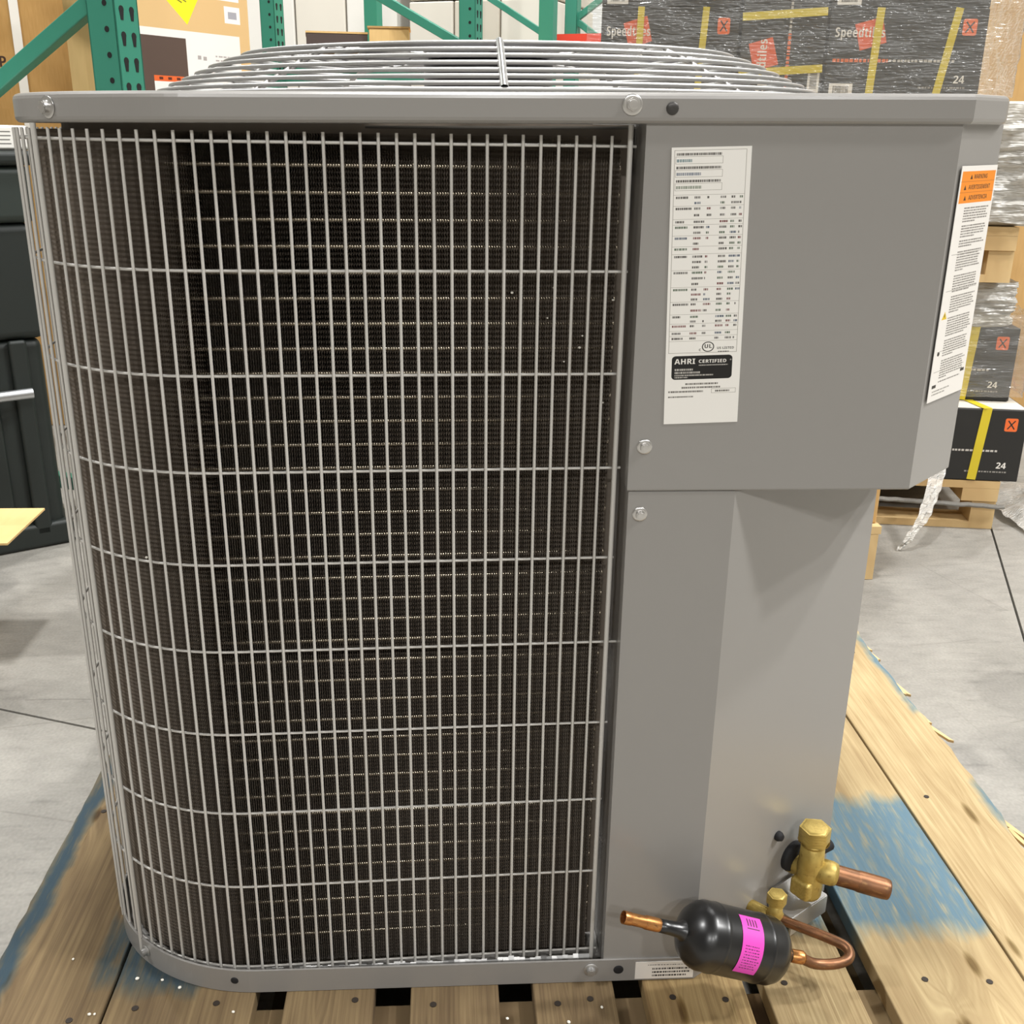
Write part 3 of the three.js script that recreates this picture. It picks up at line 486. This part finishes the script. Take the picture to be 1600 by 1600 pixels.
function tileBox(a0, y, b, label, { upright = true, w = 0.345, h = 0.187, d = 0.42, top = false, group } = {}) {
  const ww = upright ? w : h, hh = upright ? h : w, t = thing('tile_box', label, 'box', SA(a0 + ww / 2, y, b + d / 2), SA_TURN, group);
  mesh('carton', rbx(ww, hh, d, 0.003, 0, hh / 2, 0), tileSide, t);
  const f = new THREE.Mesh(new THREE.BoxGeometry(w - 0.006, h - 0.006, 0.0006), [tileSide, tileSide, tileSide, tileSide, tilePrint, tileSide]); f.name = 'front_print'; f.position.set(0, hh / 2, d / 2 + 0.0004); if (!upright) f.rotation.z = Math.PI / 2; t.add(f);
  if (top) { const p = new THREE.Mesh(new THREE.BoxGeometry(w - 0.01, 0.0006, d - 0.01), [tileSide, tileSide, topPrint, tileSide, tileSide, tileSide]); p.name = 'top_print'; p.position.y = hh + 0.0004; t.add(p); }
  return t;
}
function strap(pts, w, label, group, mat = M.strapYellow, axis = V(SA_U.x, 0, SA_U.z)) {          // flat band along a bent line, its width along axis
  const g = []; for (let i = 0; i + 1 < pts.length; i++) {
    const a = pts[i], b = pts[i + 1], d = b.clone().sub(a), l = d.length() + 0.0012; d.normalize(); const ax = axis.clone().addScaledVector(d, -axis.dot(d)).normalize();
    g.push(bx(w, l, 0.0012).applyMatrix4(new THREE.Matrix4().makeBasis(ax, d, ax.clone().cross(d))).translate((a.x + b.x) / 2, (a.y + b.y) / 2, (a.z + b.z) / 2));
  }
  return tag(mesh('strapping_band', g, mat), label, 'strap', group);
}
const sv = (a, y, b) => V(...SA(a, y, b));
function filmSheet(name, path, y0, y1, amp, label, k, mat = M.film, owner = null) {                     // crumpled sheet along a path of [a, b] between two heights
  const nu = 90, nv = 40, pos = [], uv = [], idx = [], seg = []; let L = 0;
  for (let i = 0; i + 1 < path.length; i++) { seg.push(L); L += Math.hypot(path[i + 1][0] - path[i][0], path[i + 1][1] - path[i][1]); } seg.push(L);
  for (let i = 0; i <= nu; i++) for (let j = 0; j <= nv; j++) {
    const s = L * i / nu; let q = 0; while (q < path.length - 2 && seg[q + 1] < s) q++;
    const t = (s - seg[q]) / (seg[q + 1] - seg[q]), v = j / nv;
    const n = amp * (noise.noise(s * 22, v * 6, k) + 0.7 * noise.noise(s * 9, v * 26, k + 3) + 0.4 * noise.noise(s * 60, v * 40, k + 5));
    const a = path[q][0] + (path[q + 1][0] - path[q][0]) * t, b = path[q][1] + (path[q + 1][1] - path[q][1]) * t, dx = path[q + 1][0] - path[q][0], db = path[q + 1][1] - path[q][1], l = Math.hypot(dx, db);
    const e = (j === 0 || j === nv) ? 0.006 * noise.noise(s * 15, 1, k) : 0;
    pos.push(...SA(a + db / l * n, y0 + (y1 - y0) * v + e, b - dx / l * n)); uv.push(s, y0 + (y1 - y0) * v);
  }
  for (let i = 0; i < nu; i++) for (let j = 0; j < nv; j++) { const p = i * (nv + 1) + j; idx.push(p, p + nv + 1, p + nv + 2, p, p + nv + 2, p + 1); }
  const g = new THREE.BufferGeometry(); g.setAttribute('position', new THREE.Float32BufferAttribute(pos, 3)); g.setAttribute('uv', new THREE.Float32BufferAttribute(uv, 2)); g.setIndex(idx); g.computeVertexNormals();
  if (owner) { owner.updateMatrixWorld(true); g.applyMatrix4(owner.matrixWorld.clone().invert()); return mesh('film_wrap', g, mat, owner); }
  return tag(mesh(name, g, mat), label, 'plastic film');
}
M.filmWhite = M.film.clone(); M.filmWhite.transmission = 0.35; M.filmWhite.color = new THREE.Color(0xd9d6cf); M.filmWhite.roughness = 0.3; M.filmWhite.bumpScale = 0.007;
{
  shippingPallet(-1.2, 0, 0, 0, 1.0, 'pale wooden shipping pallet on the floor under black tile boxes');
  tileBox(-0.305, 0.1325, 0.0, 'unwrapped black tile box with bent yellow strap, directly on the shipping pallet', { top: true, d: 0.5 });
  for (const a of [-0.655, -1.005]) tileBox(a, 0.1325, 0.0, 'black tile box on the shipping pallet, behind the grey condenser unit', { d: 0.5, group: 'lower tile boxes behind the unit' });
  tileBox(-0.33, 0.3215, 0.085, 'black tile box under wrinkled film, one layer above the unwrapped box', { d: 0.4 });
  for (const a of [-0.68, -1.03]) tileBox(a, 0.3215, 0.085, 'film-covered black tile box in the second layer behind the condenser unit', { d: 0.4, group: 'second layer tile boxes behind the unit' });
  strap([sv(-0.075, 0.136, -0.0015), sv(-0.062, 0.322, -0.0015), sv(-0.085, 0.322, 0.084)], 0.022, 'bright yellow strap bent over the unwrapped black tile box');
  strap([sv(-0.105, 0.3235, 0.0835), sv(-0.095, 0.51, 0.0835), sv(-0.095, 0.51, 0.2)], 0.022, 'yellow strap beneath the film on the second layer tile box');
  filmSheet('stretch_film', [[-1.0, 0.07], [-0.05, 0.066], [0.045, 0.075], [0.055, 0.4]], 0.335, 0.545, 0.006, 'clear wrinkled film around the second layer of tile boxes', 2);
  const mid = thing('wrapped_carton', 'grey flat carton bunched in silvery film beneath the upper pallet', 'carton', SA(-0.56, 0.5095, 0.3), SA_TURN); mesh('carton_body', b2(-0.54, 0.54, 0, 0.113, -0.2, 0.2, 0.012), std(0xa9a59c, 0.6), mid);
  filmSheet('stretch_film', [[-1.1, 0.085], [-0.1, 0.08], [-0.005, 0.095], [0.0, 0.5]], 0.511, 0.62, 0.012, '', 12, M.filmWhite, mid);
  shippingPallet(-1.25, -0.05, 0.626, 0.03, 0.9, 'upper shipping pallet standing on the film-wrapped tile boxes');
  const load = thing('wrapped_bundle', 'pale bundle bulging with loose shiny film on the upper shipping pallet', 'bundle', SA(-0.53, 0.7585, 0.44), SA_TURN); mesh('bundle_body', b2(-0.56, 0.56, 0, 0.28, -0.4, 0.4, 0.02), std(0xcfcac0, 0.55), load);
  filmSheet('stretch_film', [[-1.15, 0.03], [-0.02, 0.02], [0.06, 0.05], [0.075, 0.6]], 0.768, 1.03, 0.02, '', 22, M.filmWhite, load);
  const G = 'boxes of the upper layer';
  tileBox(-0.547, 1.0385, 0, 'upright black tile box in the upper layer with two yellow straps beside sandy film', { h: 0.19 });
  tileBox(-0.7425, 1.0385, 0.003, 'black tile box standing on its end between two upright boxes', { upright: false, h: 0.19 });
  tileBox(-1.062, 1.0385, 0.002, 'upright black tile box beside the far rack post in the upper layer', { w: 0.314, h: 0.19 });
  tileBox(-0.547, 1.2290, 0.004, 'topmost black tile box above the box with two yellow straps', { h: 0.19 });
  tileBox(-1.062, 1.2290, 0.004, 'topmost black tile box above the box beside the rack post', { w: 0.314, h: 0.19 });
  const GS = 'yellow straps round the upper boxes';
  strap([sv(-0.445, 1.04, -0.002), sv(-0.438, 1.2285, -0.002)], 0.017, 'yellow strap crossing the printed name on the upper tile box');
  strap([sv(-0.297, 1.04, -0.002), sv(-0.268, 1.2285, -0.002)], 0.017, 'slanting yellow strap beside the orange square mark on upper tile box');
  strap([sv(-0.975, 1.04, -0.001), sv(-0.972, 1.2285, -0.001)], 0.015, 'yellow strap over the orange print next to the far rack post');
  strap([sv(-0.835, 1.04, -0.001), sv(-0.825, 1.2285, -0.001)], 0.015, 'yellow strap beside the small orange mark on the far upper box');
  for (const [y, n] of [[1.096, 'lower'], [1.215, 'higher']]) strap([sv(-0.742, y - 0.006, -0.001), sv(-0.555, y + 0.006, -0.001)], 0.017, `${n} flat yellow strap across the tile box standing on its end`, null, M.strapYellow, V(0, 1, 0));
  filmSheet('stretch_film', [[-1.095, -0.006], [-0.3, -0.014], [-0.19, -0.012], [-0.115, 0.02], [-0.11, 0.5]], 1.045, 1.44, 0.006, 'clear streaky film wrapped round the upper tile boxes', 32);
  // loose film: a rope of it tied round the lower pallet and a tail hanging to the floor
  const rope = []; for (let i = 0; i <= 24; i++) { const a = -0.42 + i * 0.0182; rope.push(sv(a, 0.078 - 0.012 * i / 24 + 0.003 * noise.noise(i * 0.6, 1, 1), -0.008 + 0.003 * noise.noise(i * 0.7, 4, 1))); }
  tag(mesh('film_rope', tubeGeo(rope, 0.0065, 8, 60), M.filmWhite), 'twisted white film rope tied across the lower shipping pallet', 'plastic film');
  { const p0 = sv(-0.165, 0.165, -0.02), p1 = V(0.955, 0.004, -1.50), pos = [], idx = [], uv = []; const N = 40;
    for (let i = 0; i <= N; i++) for (let j = 0; j <= 6; j++) { const t = i / N, w = (j / 6 - 0.5) * (0.042 - 0.014 * t) * (t > 0.9 ? 1 - (t - 0.9) * 6 : 1), c = p0.clone().lerp(p1, t); c.z += 0.05 * Math.sin(t * 2.6); pos.push(c.x + w, Math.max(0.003, c.y + w * 0.3 + 0.006 * noise.noise(t * 14, j, 2)), c.z + 0.012 * noise.noise(t * 9, j * 0.9, 6)); uv.push(w, t * 0.3); }
    for (let i = 0; i < N; i++) for (let j = 0; j < 6; j++) { const p = i * 7 + j; idx.push(p, p + 7, p + 8, p, p + 8, p + 1); }
    const g = new THREE.BufferGeometry(); g.setAttribute('position', new THREE.Float32BufferAttribute(pos, 3)); g.setAttribute('uv', new THREE.Float32BufferAttribute(uv, 2)); g.setIndex(idx); g.computeVertexNormals();
    tag(mesh('film_tail', g, M.filmWhite), 'loose tail of film hanging from the tile boxes to the concrete', 'plastic film'); }
  // crumpled film lying on the floor right of the stack
  { const g = new THREE.PlaneGeometry(0.5, 0.5, 40, 40).rotateX(-Math.PI / 2), p = g.attributes.position; for (let i = 0; i < p.count; i++) { const x = p.getX(i), z = p.getZ(i), r = Math.hypot(x, z) / 0.3; p.setXYZ(i, x + 0.03 * noise.noise(x * 12, z * 12, 3), 0.004 + Math.max(0, 0.10 * (1 - r)) * (0.6 + 0.6 * noise.noise(x * 10, z * 10, 1)) + 0.012 * Math.abs(noise.noise(x * 34, z * 34, 2)), z + 0.03 * noise.noise(x * 12, z * 12, 8)); } g.computeVertexNormals();
    const m = tag(mesh('film_heap', g, M.filmWhite), 'crumpled heap of clear film on the concrete beside the stack', 'plastic film'); m.position.set(1.58, 0, -1.72); }
  // cartons right behind the stack
  const c1 = thing('tall_carton', 'tall tan carton behind the sandy film of the upper tile boxes', 'carton', [2.15, 0, -3.0], -0.3);
  mesh('carton_body', boxUV(b2(-0.45, 0.45, 0, 1.9, -0.2, 0.2, 0.006)), M.card, c1); mesh('tape', bx(0.06, 1.9, 0.001, 0, 0.95, 0.2005), std(0xb58f55, 0.35), c1);
}
// ---------------------------------------------------------------- carton on a skid just behind the unit
{
  const t = thing('skidded_carton', 'tan carton on a narrow yellow wood skid right behind the unit', 'carton', [0.62, 0, -1.47], 0.02);
  mesh('carton_body', boxUV(b2(-0.2, 0.2, 0.1305, 0.62, -0.15, 0.15, 0.004)), M.card, t);
  mesh('skid_board', boxUV(b2(-0.2, 0.205, 0.112, 0.13, -0.17, 0.17)), M.palletWood, t);
  for (const x of [-0.19, 0.165]) { const s = new THREE.Shape([[-0.17, 0], [0.17, 0], [0.17, 0.11], [-0.17, 0.11]].map(([u, v]) => new THREE.Vector2(u, v))); const h = new THREE.Path(); h.moveTo(-0.05, 0.0005); h.lineTo(0.05, 0.0005); h.lineTo(0.035, 0.045); h.lineTo(-0.035, 0.045); s.holes.push(h); mesh('skid_runner', boxUV(new THREE.ExtrudeGeometry(s, { depth: 0.035, bevelEnabled: false }).rotateY(Math.PI / 2).translate(x, 0.001, 0)), M.palletWood, t); }
}
// ---------------------------------------------------------------- pallet racks
const RK = -0.4366;                                       // the racks run along the concrete joints, not along the unit
const rackSlots = (mat) => mat;
function column(parent, x, z, H, mat, { slots = [0, 0], pitch = 0.0508, y0 = 0 } = {}) {           // open column of the rack with its rows of keyhole slots
  const w = 0.074, t = 0.003, col = mesh('upright', [b2(x - w / 2, x + w / 2, 0, H, z + w / 2 - t, z + w / 2), b2(x + w / 2 - t, x + w / 2, 0, H, z - w / 2, z + w / 2), b2(x - w / 2, x - w / 2 + t, 0, H, z - w / 2, z + w / 2), b2(x - w / 2, x - w / 2 + 0.02, 0, H, z - w / 2, z - w / 2 + t), b2(x + w / 2 - 0.02, x + w / 2, 0, H, z - w / 2, z - w / 2 + t)], mat, parent);
  const drop = new THREE.Shape(); drop.absarc(0, 0.007, 0.0075, -0.5, Math.PI + 0.5, false); drop.lineTo(-0.004, -0.014); drop.lineTo(0.004, -0.014);
  const dg = new THREE.ExtrudeGeometry(drop, { depth: 0.0006, bevelEnabled: false }).rotateY(Math.PI / 2), hg = new THREE.CylinderGeometry(0.0062, 0.0062, 0.0006, 12).rotateX(Math.PI / 2);
  for (let y = slots[0]; y < slots[1]; y += pitch) { for (const q of [-0.016, 0.016]) mesh('keyhole_slot', dg, M.darkHole, col).position.set(x + w / 2 + 0.0001, y, z + q); mesh('bolt_hole', hg, M.darkHole, col).position.set(x + 0.012, y + 0.018, z + w / 2 + 0.0003); }
  mesh('foot_plate', b2(x - 0.06, x + 0.06, 0, 0.008, z - 0.06, z + 0.06), mat, col);
}
function brace(parent, p0, p1, mat) { const d = p1.clone().sub(p0), l = d.length(); mesh('brace', rbx(0.036, l, 0.03, 0.003).applyQuaternion(new THREE.Quaternion().setFromUnitVectors(V(0, 1, 0), d.normalize())).translate((p0.x + p1.x) / 2, (p0.y + p1.y) / 2, (p0.z + p1.z) / 2), mat, parent); }
{
  const f = thing('rack_frame', 'green pallet rack frame with keyhole slots beside the dark bin', 'rack', [-0.862, 0, -1.675], RK);
  column(f, 0, 0, 2.6, M.rackTeal, { slots: [0.93, 1.3] }); column(f, -1.07, 0, 2.6, M.rackTeal);
  brace(f, V(-0.03, 1.212, 0.01), V(-1.03, 0.668, 0.01), M.rackTeal); brace(f, V(-0.03, 1.26, 0.01), V(-1.03, 1.9, 0.01), M.rackTeal); brace(f, V(-1.05, 0.08, -0.01), V(-0.02, 0.08, -0.01), M.rackTeal);
  const g = thing('rack_frame', 'dark green rack frame in front of the pale wall behind the fan guard', 'rack', [-0.0467, 0, -3.93], RK);
  column(g, 0, 0, 3, M.rackTeal, { slots: [1.2, 1.6] }); column(g, -0.965, 0, 3, M.rackTeal, { slots: [1.2, 1.6] });
  brace(g, V(-0.47, 1.505, 0), V(-0.04, 1.288, 0), M.rackTeal); brace(g, V(-0.47, 1.505, 0), V(-0.94, 1.74, 0), M.rackTeal);
  mesh('shelf_board', b2(-0.93, 0.04, 1.235, 1.272, -0.9, -0.05), M.palletWood, g); mesh('cross_beam', b2(-0.93, 0.04, 1.15, 1.234, -0.06, -0.02), M.rackTeal, g);
  for (const x of [-0.965, 0]) { mesh('cross_beam', b2(x - 0.02, x + 0.02, 1.15, 1.234, -0.9, -0.04), M.rackTeal, g); mesh('upright', b2(x - 0.037, x + 0.037, 0, 3, -0.96, -0.9), M.rackTeal, g); }
  const h = thing('rack_frame', 'distant dark green rack frame beside the wrapped pale loads', 'rack', [0.6, 0, -6.0], RK);
  column(h, 0, 0, 3.2, M.rackTeal); column(h, -0.64, 0, 3.2, M.rackTeal);
  brace(h, V(-0.62, 1.755, 0), V(-0.03, 1.415, 0), M.rackTeal); column(h, 1.0, 0, 3.2, M.rackTeal); brace(h, V(0.03, 1.585, 0), V(0.5, 1.9, 0), M.rackTeal); brace(h, V(0.03, 1.565, 0), V(0.5, 1.25, 0), M.rackTeal);
  mesh('cross_beam', b2(-0.14, 0.98, 1.42, 1.492, 0.05, 0.09), M.orangeBeam, h);
  mesh('cross_beam', b2(-0.66, 1.02, 1.1, 1.18, -0.05, 0.05), M.rackTeal, h);
}
// boxes lying on the middle rack
{
  const dark = std(0x4c3f3a, 0.7);
  const a = thing('flat_box', 'dark flat carton lying on the middle rack shelf', 'box', [-0.63, 1.273, -4.22], 0.12);
  mesh('carton_body', b2(-0.13, 0.13, 0, 0.062, -0.12, 0.12, 0.003), dark, a); mesh('lid', boxUV(b2(-0.132, 0.132, 0.0625, 0.07, -0.122, 0.122)), M.cardPale, a);
  const b = thing('small_carton', 'tan carton with lid beside the dark flat box on the rack', 'box', [-0.395, 1.273, -4.19], 0.02);
  mesh('carton_body', boxUV(b2(-0.085, 0.085, 0, 0.085, -0.1, 0.1, 0.003)), M.cardPale, b); mesh('lid', boxUV(b2(-0.092, 0.09, 0.0855, 0.093, -0.105, 0.105)), M.card, b);
}
// pale film-wrapped loads further back
{
  const pale = [std(0xd8d2c6, 0.5), std(0xcdc5b6, 0.5), std(0xdedbd4, 0.5)];
  [[0.25, -7.2, 1.0, 2.3, 0, 'cream wrapped pallet load far behind the dark green rack'], [1.95, -7.2, 1.0, 2.2, 1, 'beige wrapped pallet load beyond the orange rack beam'], [-0.9, -7.6, 1.1, 2.6, 2, 'white wrapped pallet load by the back wall behind the flat box']].forEach(([x, z, w, h, k, label], i) => {
    const t = thing('wrapped_load', label, 'pallet load', [x, 0, z], RK + 0.1 * i);
    mesh('load_pallet', b2(-w / 2, w / 2, 0, 0.13, -0.5, 0.5), M.palletWood, t);
    for (let j = 0; j < 3; j++) for (let y = 0; y < 4; y++) { const hh = (h - 0.13) / 4; mesh('carton', b2(-w / 2 + j * w / 3 + 0.006, -w / 2 + (j + 1) * w / 3 - 0.006, 0.131 + y * hh, 0.131 + (y + 1) * hh - 0.008, -0.48, 0.48, 0.01), pale[(k + (j + y) % 2) % 3], t); }
  });
}
// ---------------------------------------------------------------- left side: cartons, bin
{
  const face = ctex(512, 512, (c, w, h) => { c.fillStyle = '#b1894f'; c.fillRect(0, 0, w, h); const im = c.getImageData(0, 0, w, h); for (let i = 0; i < im.data.length; i += 4) { const x = (i / 4) % w, y = Math.floor(i / 4 / w), n = 16 * fbm(x / 90, y / 90, 71) + 7 * noise.noise(x / 2, y / 20, 7); for (let j = 0; j < 3; j++) im.data[i + j] += n; } c.putImageData(im, 0, 0); });
  const t = thing('strapped_carton', 'large brown carton with two white straps behind the green brace', 'carton', [-1.62, 0, -2.86], 0);
  const bodyM = new THREE.MeshStandardMaterial({ map: face, roughness: 0.85 });
  mesh('carton_body', boxUV(b2(-0.46, 0.43, 0, 1.75, -0.2, 0.2, 0.006)), bodyM, t);
  mesh('flap', boxUV(b2(0.325, 0.428, 0.2, 1.165, 0.2, 0.203)), bodyM, t); 
  for (const x of [0.18, 0.347]) mesh('strap', b2(x, x + 0.027, 0, 1.751, 0.2035, 0.2045), M.strapWhite, t);
  const pr = ctex(256, 128, (c, w, h) => { c.fillStyle = '#b1894f'; c.fillRect(0, 0, w, h); c.fillStyle = '#3a2416'; c.font = 'bold 110px sans-serif'; c.fillText('OP', 40, 104); });
  const p = decal(0.1, 0.05, pr, 0.85); p.name = 'printed_letters'; p.position.set(0.128, 1.133, 0.2008); t.add(p);
  // carton with printed side, seen at an angle behind the rack post
  const side = ctex(900, 1024, (c, w, h) => {
    c.fillStyle = '#dbb780'; c.fillRect(0, 0, w, h);
    c.fillStyle = '#eee9e4'; c.fillRect(0, 330, 830, 700); c.fillStyle = '#55433a'; c.fillRect(0, 376, 478, 650);
    c.fillStyle = '#463730'; c.fillRect(0, 376, 14, 650);
    c.fillStyle = '#f1ec1e'; c.beginPath(); c.moveTo(290, 60); c.lineTo(450, -120); c.lineTo(610, 60); c.lineTo(496, 292); c.closePath(); c.fill();
    c.fillStyle = '#7b7422'; c.save(); c.translate(470, 130); c.rotate(0.5); for (let i = 0; i < 4; i++) c.fillRect(-40, -34 + i * 20, 80 - (i % 2) * 20, 8); c.restore();
    c.fillStyle = '#f2efea'; c.fillRect(650, 0, 190, 118); c.fillRect(738, 150, 104, 104); c.fillStyle = '#a4a4ac'; c.fillRect(762, 182, 58, 44);
    c.fillStyle = '#a9a2a0'; c.fillRect(545, 470, 22, 24); c.fillRect(580, 474, 22, 24); seed(61); for (let r = 0; r < 3; r++) { let x = 660; while (x < 800) { const l = rnd(10, 30); c.fillRect(x, 462 + r * 26, l, 9); x += l + rnd(4, 10); } }
    c.fillStyle = '#e4652a'; c.fillRect(270, 606, 180, 34); c.fillStyle = '#5a2412'; for (const x of [300, 352, 404]) c.fillRect(x, 614, 22, 16); c.fillStyle = '#efebe6'; c.fillRect(270, 640, 180, 110);
  });
  const q0 = V(-0.985, 0, -1.985), q1 = V(-0.705, 0, -2.445), d = q1.clone().sub(q0), L = d.length(); const turn = Math.atan2(-d.z, d.x);
  const v = thing('printed_carton', 'tall carton with yellow diamond sticker and brown printed panel behind rack post', 'carton', [(q0.x + q1.x) / 2 - Math.sin(turn) * 0.06, 0, (q0.z + q1.z) / 2 - Math.cos(turn) * 0.06], turn);
  mesh('carton_body', boxUV(b2(-L / 2, L / 2, 0, 1.6, -0.06, 0.06, 0.004)), M.cardPale, v);
  const hh = 0.42, dec = decal(L - 0.002, hh, side, 0.6); dec.name = 'printed_face'; dec.position.set(0, 1.12, 0.0604); v.add(dec);
}
{ // dark plastic bin cart with a chrome push bar
  const turn = 0.549, t = thing('plastic_bin', 'dark green plastic bin cart with chrome push bar on the concrete', 'bin', [-1.075, 0, -1.59], turn);
  // local x runs to the right along the visible side; the corner is at the origin
  const W = 0.95, D = 0.25;
  mesh('bin_body', [b2(-W, 0.0, 0.02, 0.50, -D, 0, 0.02), b2(-W - 0.004, 0.012, 0.50, 0.755, -D, 0.012, 0.02)], M.bin, t);
  mesh('upper_band', b2(-W - 0.012, 0.022, 0.755, 0.875, -D - 0.01, 0.022, 0.018), M.binEdge, t);
  mesh('rim', b2(-W - 0.025, 0.035, 0.875, 0.905, -D - 0.02, 0.035, 0.012), M.bin, t);
  for (const x of [-0.055, -0.13, -0.3, -0.42]) mesh('rib', b2(x - 0.02, x + 0.02, 0.03, 0.50, -0.001, 0.016, 0.008), M.bin, t);
  mesh('foot_ledge', b2(-W, 0.016, 0.001, 0.06, -D, 0.016, 0.01), M.bin, t);
  mesh('push_bar', tubeGeo([V(-0.75, 0.385, 0.0), V(-0.75, 0.385, 0.05), V(-0.72, 0.385, 0.06), V(-0.3, 0.385, 0.06), V(-0.045, 0.388, 0.06)], 0.012, 12, 60), M.steelBar, t);
  const wt = ctex(256, 128, (c, w, h) => { c.fillStyle = '#eceae4'; c.fillRect(0, 0, w, h); c.fillStyle = '#6e6c68'; seed(66); for (let r = 0; r < 4; r++) { let x = 14; while (x < 230) { const l = rnd(8, 30); c.fillRect(x, 20 + r * 26, l, 8); x += l + rnd(6, 14); } } });
  const u = thing('white_package', 'white printed package lying on the dark bin rim', 'package', [-1.21, 0.9055, -1.64], turn);
  mesh('package_body', b2(-0.18, 0.12, 0, 0.05, -0.12, 0.12, 0.008), M.paper, u); const dd = decal(0.26, 0.04, wt); dd.name = 'print'; dd.position.set(-0.03, 0.025, 0.1205); u.add(dd);
  // opened carton whose flap reaches into view
  const o = thing('open_carton', 'low open carton with one flap folded out beside the bin', 'carton', [-1.27, 0, -1.03], 0.0);
  mesh('carton_body', boxUV(merge([b2(-0.17, 0.17, 0.001, 0.006, -0.095, 0.095), b2(-0.17, -0.166, 0.001, 0.25, -0.095, 0.095), b2(0.166, 0.17, 0.001, 0.25, -0.095, 0.095), b2(-0.17, 0.17, 0.001, 0.25, -0.095, -0.091), b2(-0.17, 0.17, 0.001, 0.25, 0.091, 0.095)])), M.cardPale, o);
  mesh('flap', boxUV(b2(0.17, 0.332, 0.2475, 0.2515, -0.095, 0.092)), M.cardPale, o);
}
renderer.render(scene, camera);
